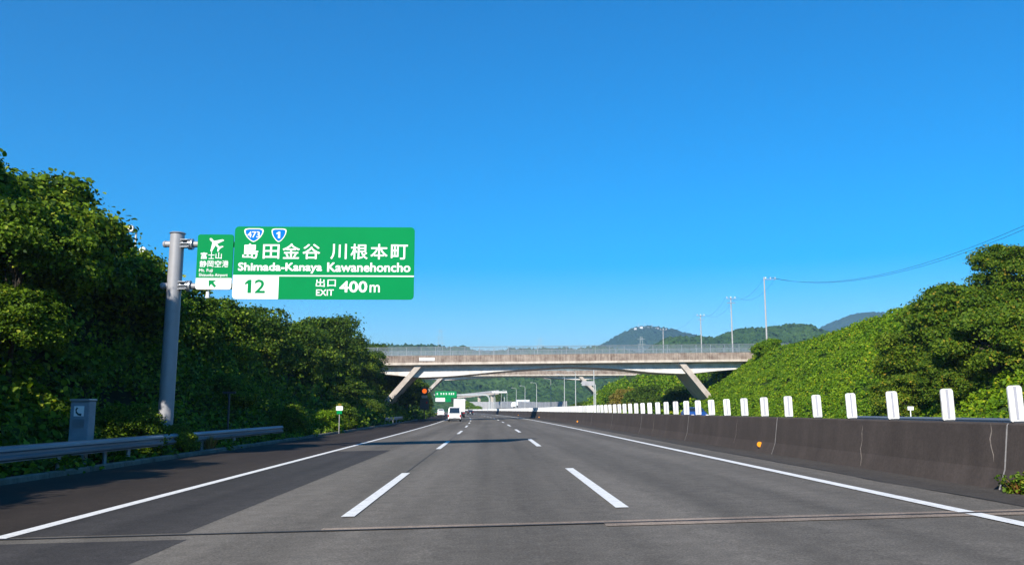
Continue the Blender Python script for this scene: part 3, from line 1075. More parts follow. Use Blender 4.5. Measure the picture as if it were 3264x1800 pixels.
def rrect(x0, x1, z0, z1, r, corners=(1, 1, 1, 1), n=5):
    """rounded rectangle outline; corners: bl, br, tr, tl"""
    o = []
    for (cx, cz, sx, sz, a0, on) in ((x0, z0, 1, 1, 180, corners[0]), (x1, z0, -1, 1, 270, corners[1]), (x1, z1, -1, -1, 0, corners[2]), (x0, z1, 1, -1, 90, corners[3])):
        if not on:
            o.append((cx, cz)); continue
        for q in range(n + 1):
            a = math.radians(a0 + 90 * q / n)
            o.append((cx + sx * r + r * math.cos(a), cz + sz * r + r * math.sin(a)))
    return o


# ------------------------------------------------------------------ big exit sign
SY = 30.0
org = at(583, 752, SY)            # lower left corner of the big panel
K = SY / F_PX * (800 / 2576.0) * 1.008


def su(cx): return (cx - 640) * K
def sv(cy): return (884 - cy) * K


base = Vector((-11.25, SY + 0.25, -0.05))
sg = thing('exit_sign', 'green cantilever motorway exit sign on a tall grey pole, 400m to exit 12', 'road sign', base)


def loc_(p): return (p[0] - base.x, p[1] - base.y, p[2] - base.z)


O = org - base                       # panel origin in the sign's space
m = MB()
topz = at(462, 583, SY).z - base.z
m.tube((0, 0.1, 0), (0.06, 0.1, topz), 0.262, 0.245, 24)
m.build('pole', MAT['pole_grey'], sg, smooth=True)
m = MB().tube((0.06, 0.1, topz), (0.06, 0.1, topz + 0.04), 0.285, 0.25, 24)
m.build('pole_cap', MAT['galv'], sg, smooth=True)
m = MB().box((0.0, 0.1, 0.02), (0.9, 0.9, 0.05))
for a in range(4):
    m.box((0.33 * math.cos(a * math.pi / 2 + 0.785), 0.1 + 0.33 * math.sin(a * math.pi / 2 + 0.785), 0.15), (0.03, 0.2, 0.25), Matrix.Rotation(a * math.pi / 2 + 0.785 + 1.57, 3, 'Z'))
m.build('base_plate', MAT['galv'], sg)
# two horizontal arms with flanged collars
for zc in (O.z + sv(300), O.z + sv(738)):
    m = MB().tube((-0.36, 0.1, zc), (O.x + su(2300), 0.1, zc), 0.11, 0.10, 14)
    m.tube((-0.42, 0.1, zc), (-0.34, 0.1, zc), 0.10, 0.13, 14)
    m.build('arm', MAT['pole_grey'], sg, smooth=True)
    m = MB()
    m.tube((0.48, 0.1, zc), (0.54, 0.1, zc), 0.20, 0.20, 16)
    m.tube((0.57, 0.1, zc), (0.63, 0.1, zc), 0.20, 0.20, 16)
    m.tube((0.27, 0.1, zc), (0.48, 0.1, zc), 0.15, 0.13, 14)
    for dz in (-0.13, 0.0, 0.13):
        m.box((0.38, -0.02, zc + dz), (0.26, 0.28, 0.022))
    m.build('arm_flange', MAT['galv'], sg, smooth=True)
# main panel
fy = O.y


def panel(name, outline, mat, y0, y1, parent=None):
    mm = MB().extrude([(O.x + p[0], O.z + p[1]) for p in outline], 'y', y0, y1)
    return mm.build(name, mat, parent or sg)


def flat(name, outline, mat, y, parent):
    mm = MB().add([(O.x + p[0], y, O.z + p[1]) for p in outline], [tuple(range(len(outline)))])
    return mm.build(name, mat, parent)


W, H = su(2487), sv(130)
tilt = 0.0
pan = panel('panel', rrect(0, W, 0, H, 0.14), MAT['sign_green'], fy, fy + 0.05)
flat('number_field', rrect(0.004, su(1108), 0.004, sv(636), 0.137, (1, 0, 0, 0)), MAT['sign_white'], fy - 0.004, pan)
flat('divider_line', rrect(su(1108), W - 0.004, sv(649), sv(636), 0.01, (0, 0, 0, 0)), MAT['sign_white'], fy - 0.004, pan)


def R(cx0, cx1, cy0, cy1):
    return (O.x + su(cx0), O.x + su(cx1), O.z + sv(cy1), O.z + sv(cy0))


ly = fy - 0.005
def chars(name, text, rects, parent, y=None, bold=0.014, mat=None):
    for ch, rc in zip(text, rects):
        lettering(name, ch, R(*rc), mat or MAT['sign_white'], parent, y or ly, bold)


chars('lettering', '島田金谷川根本町', [(728, 888, 308, 466), (935, 1103, 316, 466), (1135, 1312, 306, 466), (1340, 1520, 310, 468),
      (1626, 1792, 308, 468), (1832, 2008, 306, 468), (2036, 2212, 306, 468), (2246, 2420, 312, 468)], pan)
lettering('lettering', 'Shimada-Kanaya', R(688, 1545, 506, 618), MAT['sign_white'], pan, ly, 0.034)
lettering('lettering', 'Kawanehoncho', R(1597, 2450, 502, 600), MAT['sign_white'], pan, ly, 0.036)
chars('lettering', '出口', [(1487, 1578, 672, 756), (1605, 1690, 680, 752)], pan)
lettering('lettering', 'EXIT', R(1492, 1672, 782, 846), MAT['sign_white'], pan, ly, 0.022)
lettering('lettering', '400', R(1728, 2012, 694, 812), MAT['sign_white'], pan, ly, 0.034)
lettering('lettering', 'm', R(2036, 2140, 732, 810), MAT['sign_white'], pan, ly, 0.022)
lettering('lettering', '2', R(866, 972, 682, 822), MAT['sign_green'], pan, ly - 0.003, 0.025)
ONE = [(0.42, 0), (0.42, 0.72), (0.0, 0.60), (0.0, 0.78), (0.52, 1.0), (1.0, 1.0), (1.0, 0)]


def one(rc, mat, y, parent):
    r = R(*rc)
    mm = MB().add([(r[0] + (r[1] - r[0]) * a, y, r[2] + (r[3] - r[2]) * b) for a, b in ONE], [tuple(range(7))])
    mm.build('lettering', mat, parent)


one((768, 832, 684, 822), MAT['sign_green'], ly - 0.003, pan)


def shield(cx, cy, w, h, text, rc):
    def outl(k, dyc):
        pts = []
        base_pts = [(-0.5, 0.32), (-0.46, 0.45), (-0.3, 0.5), (0, 0.5), (0.3, 0.5), (0.46, 0.45), (0.5, 0.32), (0.46, 0.1), (0.36, -0.14), (0.2, -0.36), (0.07, -0.48), (0, -0.5),
                    (-0.07, -0.48), (-0.2, -0.36), (-0.36, -0.14), (-0.46, 0.1)]
        for a, b in base_pts:
            pts.append((su(cx + a * w * k), sv(cy - b * h * k)))
        return pts
    s = flat('route_shield', outl(1.0, 0), MAT['sign_white'], fy - 0.004, pan)
    flat('shield_field', outl(0.86, 0), MAT['sign_blue'], fy - 0.007, s)
    if text == '1':
        one(rc, MAT['sign_white'], fy - 0.010, s)
    else:
        lettering('shield_number', text, R(*rc), MAT['sign_white'], s, fy - 0.010, 0.02)


shield(834, 220, 200, 142, '473', (770, 896, 182, 246))
shield(1091, 221, 154, 142, '1', (1066, 1104, 184, 250))
# small airport panel
pa = panel('airport_panel', rrect(su(268), su(632), sv(788), sv(217), 0.09), MAT['sign_green'], fy - 0.03, fy + 0.02)
py_ = fy - 0.034
flat('arrow_field', rrect(su(268) + 0.003, su(632) - 0.003, sv(788) + 0.003, sv(670), 0.088, (1, 1, 0, 0)), MAT['sign_white'], py_, pa)
py2 = py_ - 0.002
chars('lettering', '富士山', [(306, 372, 404, 474), (384, 446, 404, 472), (458, 520, 404, 472)], pa, py2, 0.010)
chars('lettering', '静岡空港', [(300, 372, 490, 558), (380, 440, 492, 558), (452, 520, 488, 556), (528, 592, 488, 558)], pa, py2, 0.010)
lettering('lettering', 'Mt. Fuji', R(298, 436, 574, 616), MAT['sign_white'], pa, py2, 0.010)
lettering('lettering', 'Shizuoka Airport', R(298, 590, 622, 664), MAT['sign_white'], pa, py2, 0.010)
arrow = [(400, 692), (478, 694), (450, 716), (480, 752), (462, 768), (428, 732), (404, 766)]
flat('arrow', [(su(a), sv(b)) for a, b in arrow], MAT['sign_green'], py_ - 0.003, pa)
ac = MB()


def ac_poly(pts, q):
    """points given along the aircraft axis (nose to tail) and across it"""
    vs = []
    for t_, u_ in pts:
        cx = 392 + 0.7071 * (t_ + u_)
        cy = 258 + 0.7071 * (t_ - u_)
        vs.append((O.x + su(cx), py2 - 0.0004 * q, O.z + sv(cy)))
    ac.add(vs, [tuple(range(len(vs)))])


ac_poly([(0, 0), (5, 9), (14, 12), (150, 9), (156, 0), (150, -9), (14, -12), (5, -9)], 0)
for s_ in (1, -1):
    ac_poly([(46, s_ * 6), (100, s_ * 86), (118, s_ * 86), (92, s_ * 6)], 1)
    ac_poly([(126, s_ * 4), (150, s_ * 38), (163, s_ * 38), (150, s_ * 4)], 2)
ac.build('aircraft_symbol', MAT['sign_white'], pa)
# backs: stiffeners, hanging sensor
for fx in (0.12, 0.5, 0.88):
    MB().box((O.x + W * fx, fy + 0.09, O.z + H / 2), (0.08, 0.076, H * 0.9)).build('stiffener', MAT['galv'], sg)
m = MB().tube((O.x + su(392), fy + 0.05, O.z + sv(800)), (O.x + su(392), fy + 0.05, O.z + sv(738)), 0.02)
m.tube((O.x + su(390), fy + 0.05, O.z + sv(872)), (O.x + su(390), fy + 0.05, O.z + sv(808)), 0.075, 0.055, 12)
m.build('sensor', MAT['sign_white'], sg, smooth=True)
bpy.data.objects.remove(_txto)


# ------------------------------------------------------------------ overpasses
def overpass(name, label, Yc, x0, x1, zk, zp, zf, soffit, struts, width, grade, xm, plate=None, posts=True):
    """zk kerb underside, zp parapet top, zf fence top at x = xm; soffit list (x,z); struts list (xt,xb,zb,w)"""
    t = thing(name, label, 'overpass', (xm, Yc, 0))

    def Z(x, z): return z + grade * (x - xm)

    def ext(outline, ya, yb, nm, mat, par=t):
        return MB().extrude([(x - xm, z) for x, z in outline], 'y', ya, yb).build(nm, mat, par)
    kh = (zp - zk) * 0.24
    # deck slab and kerb edges
    ext([(x0, Z(x0, zk + 0.01)), (x1, Z(x1, zk + 0.01)), (x1, Z(x1, zk + kh)), (x0, Z(x0, zk + kh))], 0.12, width - 0.12, 'deck', MAT['strut'])
    for ya, yb in ((0.0, 0.115), (width - 0.115, width)):
        ext([(x0, Z(x0, zk)), (x1, Z(x1, zk)), (x1, Z(x1, zk + kh)), (x0, Z(x0, zk + kh))], ya, yb, 'kerb_edge', MAT['concrete_kerb'])
    # parapet in panels between pilasters
    n = int((x1 - x0) / 6.0)
    for ya, yb in ((0.025, 0.225), (width - 0.225, width - 0.025)):
        for q in range(n):
            a = x0 + (x1 - x0) * q / n + 0.006
            b = x0 + (x1 - x0) * (q + 1) / n - 0.006
            ext([(a, Z(a, zk + kh)), (b, Z(b, zk + kh)), (b, Z(b, zp)), (a, Z(a, zp))], ya, yb, 'parapet_panel', MAT['concrete_parapet'])
    # girder with curved soffit
    gw0, gw1 = 1.15, width - 1.15
    xs = [s[0] for s in soffit]; zs = [s[1] for s in soffit]
    X = np.linspace(xs[0], xs[-1], 60)
    Zs = np.interp(X, xs, zs)
    for _ in range(2): Zs[1:-1] = (Zs[:-2] + 2 * Zs[1:-1] + Zs[2:]) / 4
    m = MB(); rings = []
    for xx, zz in zip(X, Zs):
        tp = Z(xx, zk) + 0.005
        zz = Z(xx, zz)
        rings.append([(xx - xm, gw0 + 0.12, tp), (xx - xm, gw0, zz), (xx - xm, gw1, zz), (xx - xm, gw1 - 0.12, tp)])
    m.loft(rings)
    m.build('girder', MAT['girder'], t)
    # struts
    for xt, xb, zb, w in struts:
        tz = Z(xt, zk) - 0.06
        s = 1 if xb > xt else -1
        d = Vector((xb - xt, 0, zb - tz)).normalized()
        ext_ = 2.2
        xb2, zb2 = xb + d.x * ext_, zb + d.z * ext_
        ext([(xt - w / 2, tz), (xt + w / 2, tz), (xb2 + w / 2, zb2), (xb2 - w / 2, zb2)], gw0 - 0.75, gw1 + 0.6, 'strut', MAT['strut'])
    # fence
    if posts:
        for yy in (0.125, width - 0.125):
            rail = MB()
            rail.tube((x0 - xm, yy, Z(x0, zf)), (x1 - xm, yy, Z(x1, zf)), 0.03, None, 6)
            rail.tube((x0 - xm, yy, Z(x0, zp + 0.1)), (x1 - xm, yy, Z(x1, zp + 0.1)), 0.02, None, 6)
            rail.build('fence_rail', MAT['galv'], t)
            xx = x0 + 0.5
            while xx < x1:
                MB().box((xx - xm, yy, Z(xx, (zp + zf) / 2)), (0.05, 0.05, zf - zp)).build('fence_post', MAT['galv'], t)
                xx += 2.0
            MB().add([(x0 - xm, yy + 0.035, Z(x0, zp + 0.02)), (x1 - xm, yy + 0.035, Z(x1, zp + 0.02)), (x1 - xm, yy + 0.035, Z(x1, zf)), (x0 - xm, yy + 0.035, Z(x0, zf))],
                     [(0, 1, 2, 3)]).build('fence_mesh', MAT['fence_mesh'], t)
    if plate:
        pl = MB().box((plate[0] - xm, -0.02, Z(plate[0], plate[1])), (plate[2], 0.04, plate[3])).build('name_plate', MAT['sign_white'], t)
        n = 6
        mk = MB()
        for q in range(n):
            if q == 2: continue
            cx = plate[0] - xm + plate[2] * (q - (n - 1) / 2) * 0.145
            cz = Z(plate[0], plate[1])
            for dx, dz, a, b in ((0, 0.05, 0.15, 0.03), (0, -0.05, 0.17, 0.03), (0, 0, 0.03, 0.17)):
                mk.add([(cx + dx - a / 2, -0.043 - dz * 0.01, cz + dz - b / 2), (cx + dx + a / 2, -0.043 - dz * 0.01, cz + dz - b / 2), (cx + dx + a / 2, -0.043 - dz * 0.01, cz + dz + b / 2), (cx + dx - a / 2, -0.043 - dz * 0.01, cz + dz + b / 2)], [(0, 1, 2, 3)])
        mk.build('plate_marks', MAT['dark_metal'], pl)
    return t


B1 = 118.0
def b1(px, py): return at(px, py, B1)
overpass('overpass', 'nearest concrete overpass with stained parapet, wire fence and two slanting struts', B1, -24.0, 42.0,
         b1(1440, 913).z, b1(1440, 890).z, b1(1440, 869).z,
         [(-24, 6.9), (b1(1003, 0).x, 6.55), (b1(1060, 0).x, 6.02), (-5, 6.22), (2, 6.85), (11, 7.36), (18, 6.98), (22, 6.45), (b1(1712, 0).x, 6.12), (30, 6.42), (36, 6.85), (42, 7.2)],
         [(b1(1068, 0).x, b1(997, 0).x, 2.75, 0.9), (b1(1690, 0).x, b1(1768, 0).x, 2.1, 0.9)], 8.2, 0.012, b1(1440, 0).x,
         (b1(1087, 0).x, b1(1087, 903.5).z + 0.27, 2.1, 0.42))
B2 = 233.0
def b2(px, py): return at(px, py, B2)
overpass('overpass', 'second overpass seen beneath the nearest one', B2, -34.0, 44.0,
         b2(1300, 945).z, b2(1300, 932).z, b2(1300, 921).z,
         [(-34, 10.3), (-16, 9.9), (b2(1118, 0).x, 9.4), (-4, 10.0), (6, 10.55), (14, 10.2), (b2(1452, 0).x, 9.3), (30, 9.9), (44, 10.5)],
         [(b2(1124, 0).x, b2(1094, 0).x, 6.9, 1.1), (b2(1448, 0).x, b2(1482, 0).x, 6.5, 1.1)], 8.0, 0.006, b2(1300, 0).x,
         (b2(1106, 0).x, b2(1106, 938.6).z + 0.1, 2.9, 0.55), True)


# ------------------------------------------------------------------ vehicles
def wheel(parent, x, y, r, w=0.19):
    wh = MB()
    s = 1 if x > 0 else -1
    prof_ = [(r * 0.62, -w / 2), (r * 0.94, -w / 2), (r, -w * 0.36), (r, w * 0.36), (r * 0.94, w / 2), (r * 0.62, w / 2)]
    rings = []
    for rr_, xx in prof_:
        rings.append([(x + xx, y + rr_ * math.cos(a), r + rr_ * math.sin(a)) for a in [2 * math.pi * q / 18 for q in range(18)]])
    wh.loft(rings, True)
    t = wh.build('wheel', MAT['tyre'], parent, smooth=True)
    rm = MB()
    rm.loft([[(x + s * xx, y + rr_ * math.cos(a), r + rr_ * math.sin(a)) for a in [2 * math.pi * q / 14 for q in range(14)]] for rr_, xx in ((r * 0.60, w * 0.50), (r * 0.58, w * 0.53), (r * 0.2, w * 0.44))], True)
    rm.build('rim', MAT['rim'], t, smooth=True)
    return t


def body_loft(stations, half_fn):
    """stations: list of (y, z0, z1) -> rounded sections; half_fn(z_fraction) half width"""
    m = MB(); rings = []
    for (y, z0, z1, k) in stations:
        ring = []
        fr = [0.0, 0.06, 0.3, 0.55, 0.8, 0.94, 1.0]
        left = [(-half_fn(f, z0 + (z1 - z0) * f) * k, y, z0 + (z1 - z0) * f) for f in fr]
        right = [(-x, y_, z) for x, y_, z in left[::-1]]
        rings.append(left + right)
    m.loft(rings, True)
    return m


def vehicle(name, label, cat, L, Y, paint, kind, face=1, z=None):
    """face=1: seen from behind (drives away); -1: comes towards the camera"""
    loc = (L + curve(Y), Y, ground(L) + 0.008 if z is None else z)
    t = thing(name, label, cat, loc, heading(Y) + (0 if face > 0 else math.pi))
    # local +Y is forward; rear at y = 0, so the part near the viewer is known
    if kind == 'van':
        w, ln, h, wr = 0.84, 3.9, 1.86, 0.30
        st = [(-0.02, 0.42, 0.95, 0.9), (0.0, 0.32, 1.1, 0.97), (0.06, 0.26, 1.45, 1.0), (0.16, 0.24, 1.74, 1.0), (0.36, 0.24, 1.84, 1.0), (1.6, 0.24, h, 1.0), (2.7, 0.24, 1.82, 1.0), (3.3, 0.24, 1.2, 1.0), (3.8, 0.26, 1.0, 0.96), (3.9, 0.4, 0.85, 0.85)]
        wy = (0.72, 3.15)
    elif kind == 'car':
        w, ln, h, wr = 0.84, 4.3, 1.46, 0.31
        st = [(0.0, 0.40, 0.86, 0.88), (0.05, 0.30, 0.98, 0.96), (0.25, 0.24, 1.04, 1.0), (0.55, 0.22, 1.12, 1.0), (1.1, 0.22, 1.42, 1.0), (1.7, 0.22, h, 1.0), (2.4, 0.22, 1.42, 1.0), (3.15, 0.22, 1.0, 1.0), (4.0, 0.24, 0.84, 0.96), (4.25, 0.32, 0.70, 0.86)]
        wy = (0.8, 3.4)
    if kind in ('van', 'car'):
        belt = 1.05 if kind == 'van' else 0.94

        def half(f, zz):
            k = 0.93 if f < 0.03 else (0.98 if f < 0.1 else 1.0)
            if zz > belt: k *= 1 - 0.17 * (zz - belt) / (h - belt)
            if f > 0.97: k *= 0.90
            return w * k
        body = body_loft(st, half).build('body', paint, t, smooth=True)
        hb = (w * (1 - 0.17 * 0.45)) * 0.86
        if kind == 'van':
            rw = [(-hb, -0.03, 1.06), (hb, -0.03, 1.06), (hb * 0.92, 0.125, 1.74), (-hb * 0.92, 0.125, 1.74)]
            ww = [(-hb, 3.22, 1.24), (hb, 3.22, 1.24), (hb * 0.9, 2.78, 1.74), (-hb * 0.9, 2.78, 1.74)]
        else:
            rw = [(-hb * 0.98, 0.62, 1.10), (hb * 0.98, 0.62, 1.10), (hb * 0.86, 1.16, 1.40), (-hb * 0.86, 1.16, 1.40)]
            ww = [(-hb * 0.98, 3.0, 1.06), (hb * 0.98, 3.0, 1.06), (hb * 0.86, 2.48, 1.39), (-hb * 0.86, 2.48, 1.39)]
        for nm, q, d in (('rear_window', rw, -1), ('windscreen', ww, 1)):
            m = MB(); m.loft([[(x, y + d * 0.03, z_ + 0.012) for x, y, z_ in q], [(x, y - d * 0.06, z_ - 0.02) for x, y, z_ in q]], True)
            m.build(nm, MAT['glass'], t)
        for s in (-1, 1):
            y0_, y1_ = (0.4, 2.7) if kind == 'van' else (0.95, 2.75)
            zt = 1.66 if kind == 'van' else 1.36
            zb = 1.14 if kind == 'van' else 1.0
            def hw(zz): return w * (1 - 0.17 * (zz - belt) / (h - belt))
            m = MB(); m.loft([[(s * (hw(zb) + e), y0_, zb), (s * (hw(zb) + e), y1_ + 0.25, zb), (s * (hw(zt) + e), y1_ - 0.2, zt), (s * (hw(zt) + e), y0_ + 0.25, zt)] for e in (0.008, -0.04)], True)
            m.build('side_window', MAT['glass'], t)
            zl = 0.86 if kind == 'van' else 0.80
            m = MB().box((s * (w - 0.10), 0.03, zl - (0.14 if kind == 'van' else 0)), (0.16, 0.12, 0.30 if kind == 'van' else 0.16))
            m.build('tail_light', MAT['tail'], t)
            MB().box((s * (w - 0.16), ln - 0.09, 0.72), (0.24, 0.14, 0.14)).build('headlight', MAT['head'], t)
            MB().box((s * (w + 0.09), ln * 0.66, belt + 0.06), (0.16, 0.09, 0.13)).build('wing_mirror', MAT['bumper'], t)
            for yy in wy:
                wheel(t, s * (w - 0.10), yy, wr)
        m = MB().cbox((0, 0.0, 0.37), (2 * w * 0.86, 0.14, 0.13), 0.03)
        m.build('rear_bumper', MAT['bumper'], t)
        MB().box((0, -0.06, 0.58), (0.33, 0.02, 0.165)).build('number_plate', MAT['sign_white'], t)
    else:   # box truck
        w, wr = 1.12, 0.42
        boxm = MB().cbox((0, 2.9, 2.35), (2 * w, 5.8, 2.5), 0.04)
        bx_ = boxm.build('cargo_box', MAT['truck_box'], t)
        for s in (-1, 1):
            MB().box((s * w * 0.5, -0.012, 2.33), (w * 0.94, 0.02, 2.3)).build('rear_door', MAT['car_white'], t)
            MB().tube((s * 0.12, -0.035, 1.2), (s * 0.12, -0.035, 3.5), 0.02).build('door_bar', MAT['galv'], t)
            MB().box((s * (w - 0.28), 0.0, 0.92), (0.36, 0.08, 0.13)).build('tail_light', MAT['tail'], t)
            MB().box((s * (w - 0.32), 0.5, 0.45), (0.5, 0.02, 0.5)).build('mud_flap', MAT['bumper'], t)
            for yy in (1.2, 6.6):
                wheel(t, s * (w - 0.24), yy, wr, 0.3)
        MB().box((0, 2.9, 0.95), (0.9, 7.4, 0.2)).build('chassis', MAT['bumper'], t)
        MB().box((0, 0.02, 0.62), (2 * w * 0.9, 0.1, 0.14)).build('rear_bumper', MAT['bumper'], t)
        cab = MB().extrude([(6.0, 0.6), (7.9, 0.6), (7.95, 1.4), (7.6, 2.45), (7.3, 2.62), (6.0, 2.62)], 'x', -1.0, 1.0).build('cab', paint, t)
        MB().add([(-0.9, 7.94, 1.5), (0.9, 7.94, 1.5), (0.84, 7.64, 2.38), (-0.84, 7.64, 2.38)], [(0, 1, 2, 3)]).build('windscreen', MAT['glass'], t)
        MB().box((0.0, -0.03, 0.82), (0.36, 0.02, 0.17)).build('number_plate', MAT['sign_white'], t)
    return t


vehicle('minivan', 'white minivan driving away in the left lane, nearest vehicle', 'van', -3.95, 112.0, MAT['car_white'], 'van')
vehicle('box_truck', 'white box truck just ahead of the white minivan', 'truck', -3.9, 168.0, MAT['car_white'], 'truck')
vehicle('hatchback_car', 'white car leaving on the exit lane beside the trees', 'car', -8.2, 205.0, MAT['car_white'], 'car')
vehicle('minivan', 'white van farther along the exit lane, above the white car', 'van', -8.6, 232.0, MAT['car_white'], 'van')
vehicle('sedan_car', 'small black car right of the white box truck', 'car', 0.2, 262.0, MAT['car_black'], 'car')
vehicle('sedan_car', 'blue car on the opposite carriageway behind the barrier plates', 'car', 19.6, 84.0, MAT['car_blue'], 'car', -1)


# ------------------------------------------------------------------ lamp posts beyond the second overpass
def lamp_mesh():
    a = MB().pipe([(0, 0, -0.3), (0, 0, 5), (0, 0, 9.4), (-0.15, 0, 9.9), (-0.7, 0, 10.12), (-1.3, 0, 10.18)], [0.12, 0.10, 0.075, 0.06, 0.05, 0.05], 8)
    po = a.build('pole', MAT['lamp_pole'], smooth=True)
    b = MB().cbox((-1.65, 0, 10.18), (0.8, 0.32, 0.14), 0.04).build('lamp_head', MAT['lamp_pole'])
    return po, b


po0, lh0 = lamp_mesh()
LAMPS = [170, 197, 217, 246, 283, 319, 350, 387, 412, 440]
names = ['nearest and tallest', 'second', 'third', 'fourth', 'fifth', 'sixth', 'seventh', 'eighth', 'ninth', 'farthest']
for i, Y in enumerate(LAMPS):
    t = thing('lamp_post', '%s grey lamp post in the row right of the opposite carriageway, counted from the overpass' % names[i] if 0 < i < 9 else
              '%s grey lamp post in the row right of the opposite carriageway' % names[i], 'lamp post', (22.6 + curve(Y), Y, 0.1), heading(Y), 'lamp posts beyond the overpass')
    for src in (po0, lh0):
        o = src if i == 0 else src.copy()
        if i: C.objects.link(o)
        o.parent = t

# noise wall
nw = thing('noise_wall', 'long pale grey noise wall beyond the second overpass', 'wall', (0, 0, 0))
y = 236.0
q = 0
while y < 470:
    y2 = y + 7.8
    h1 = 3.8 + 2.0 * smooth(236, 470, y)
    m = MB()
    xa, xb = 25.6 + curve(y), 25.6 + curve(y2)
    m.loft([[(xa, y, -0.5), (xa + 0.2, y, -0.5), (xa + 0.2, y, h1), (xa, y, h1)], [(xb, y2, -0.5), (xb + 0.2, y2, -0.5), (xb + 0.2, y2, h1), (xb, y2, h1)]])
    m.build('wall_panel', MAT['noise_wall'], nw)
    MB().box((25.6 + curve(y2) + 0.1, y2 + 0.1, h1 / 2 - 0.2), (0.3, 0.19, h1 + 0.5)).build('wall_post', MAT['galv'], nw)
    y = y2 + 0.2
    q += 1
# cross wall closing towards the ramp, faces the camera
tw = thing('ramp_wall', 'grey retaining wall of the far ramp facing the camera', 'wall', (0, 0, 0))
x = at(1180, 1031, 475).x
for q in range(14):
    MB().box((x + q * 2.55 + 1.25, 476, 2.2), (2.5, 0.25, 7.4)).build('wall_panel', MAT['noise_wall'], tw)
# truck on the ramp behind the wall (its box shows above the wall)
rp_m = MB().box((at(1320, 1031, 372).x + 8, 372, 0.6), (40, 22, 3.2)).build('ramp', MAT['asphalt_opp'])
tag(rp_m, kind='structure')
t = vehicle('box_truck', 'white truck box showing above the far grey wall', 'truck', 0, 372, MAT['car_white'], 'truck', 1, 2.2)
t.location = (at(1332, 1031, 372).x, 372, 2.2)
t.rotation_euler = (0, 0, math.radians(88))

# ------------------------------------------------------------------ gantry with green sign at the exit
GY = 298.0
gp = Vector((8.1 + curve(GY), GY, 0.2))
gt = thing('sign_gantry', 'pale arched gantry pipe with green exit sign far ahead', 'gantry', gp)
zt = at(1200, 993, GY).z - gp.z
pts = [(0, 0, 0), (0, 0, zt - 1.6)]
for a in range(1, 7):
    an = math.radians(a * 15)
    pts.append((-1.6 + 1.6 * math.cos(an), 0, zt - 1.6 + 1.6 * math.sin(an)))
xl = at(1105, 0, GY).x - gp.x
pts.append((xl, 0, zt))
MB().pipe(pts, 0.30, 10).build('arched_pipe', MAT['lamp_pole'], gt, smooth=True)
x0_, x1_ = at(1108, 0, GY).x - gp.x, at(1158, 0, GY).x - gp.x
z1_, z0_ = at(1130, 983.5, GY).z - gp.z, at(1130, 999.5, GY).z - gp.z
pn = MB().extrude(rrect(x0_, x1_, z0_, z1_, 0.25), 'y', -0.62, -0.52).build('panel', MAT['sign_green'], gt)
mk = MB()
rr = random.Random(3)
for cx in (0.10, 0.28, 0.40, 0.52, 0.66, 0.76, 0.86):
    xx = x0_ + (x1_ - x0_) * cx
    zc = (z0_ + z1_) / 2 + 0.2
    for (dx, dz, a, b) in ((0, 0.22, 0.48, 0.14), (0, -0.2, 0.5, 0.14), (0, 0, 0.14, 0.7)):
        mk.add([(xx + dx - a / 2, -0.625 - dz * 0.004, zc + dz - b / 2), (xx + dx + a / 2, -0.625 - dz * 0.004, zc + dz - b / 2), (xx + dx + a / 2, -0.625 - dz * 0.004, zc + dz + b / 2), (xx + dx - a / 2, -0.625 - dz * 0.004, zc + dz + b / 2)], [(0, 1, 2, 3)])
mk.build('sign_marks', MAT['sign_white'], pn)
xm0, xm1 = x0_ + (x1_ - x0_) * 0.02, x0_ + (x1_ - x0_) * 0.46
MB().extrude(rrect(xm0, xm1, z0_ - 1.35, z0_ - 0.08, 0.15), 'y', -0.62, -0.54).build('lower_panel', MAT['sign_white'], gt)
MB().extrude(rrect(xm1 + 0.1, xm1 + 2.1, z0_ - 1.5, z0_ - 0.08, 0.15), 'y', -0.62, -0.54).build('lower_panel', MAT['sign_green'], gt)
for k_ in (0.25, 0.75):
    MB().box((x0_ + (x1_ - x0_) * k_, -0.42, (z0_ + z1_) / 2), (0.15, 0.2, 2.0)).build('stiffener', MAT['galv'], gt)

# far ramp bridge / roofs left of the arch
fb = thing('ramp_bridge', 'far grey ramp bridge crossing behind the green gantry sign', 'bridge', (0, 0, 0))
pa_, pb_ = at(1150, 996, 520), at(1255, 985, 470)
for dz, th, nm, mt in ((0, 1.0, 'deck', MAT['noise_wall']), (-1.3, 1.2, 'girder', MAT['strut'])):
    m = MB()
    m.loft([[(p_.x, p_.y + dy, p_.z + dz + e) for dy, e in ((0, 0), (7, 0), (7, th), (0, th))] for p_ in (pa_, pb_)])
    m.build(nm, mt, fb)
for k_ in (0.2, 0.55, 0.85):
    p_ = pa_.lerp(pb_, k_)
    MB().box((p_.x, p_.y + 3.5, p_.z / 2 - 1.8), (1.6, 2.2, p_.z + 1.0)).build('pier', MAT['strut'], fb)
tp = at(1256, 987, 440)
rf = thing('toll_roof', 'small pale flat roofed canopy beside the far lamp posts', 'canopy', (tp.x, 440, -1.0))
MB().box((0, 0, tp.z + 1.2), (7.5, 6, 0.8)).build('roof', MAT['building_white'], rf)
for s in (-2.6, 2.6):
    MB().tube((s, 0, 0), (s, 0, tp.z + 1.0), 0.2).build('column', MAT['lamp_pole'], rf)

# back of a roadside sign near the second overpass
sp = Vector((23.2 + curve(172), 172, 0.1))
rs = thing('roadside_sign', 'pale overhead sign on a bent post right of the lamp post row', 'road sign', sp)
MB().pipe([(0, 0, -0.3), (0, 0, 6.2), (-0.12, 0, 6.5), (-0.5, 0, 6.6), (-2.9, 0, 6.6)], 0.10, 8).build('post', MAT['lamp_pole'], rs, smooth=True)
MB().extrude(rrect(-2.75, -0.15, 6.1, 7.0, 0.1), 'y', -0.17, -0.12).build('panel', MAT['noise_wall'], rs)

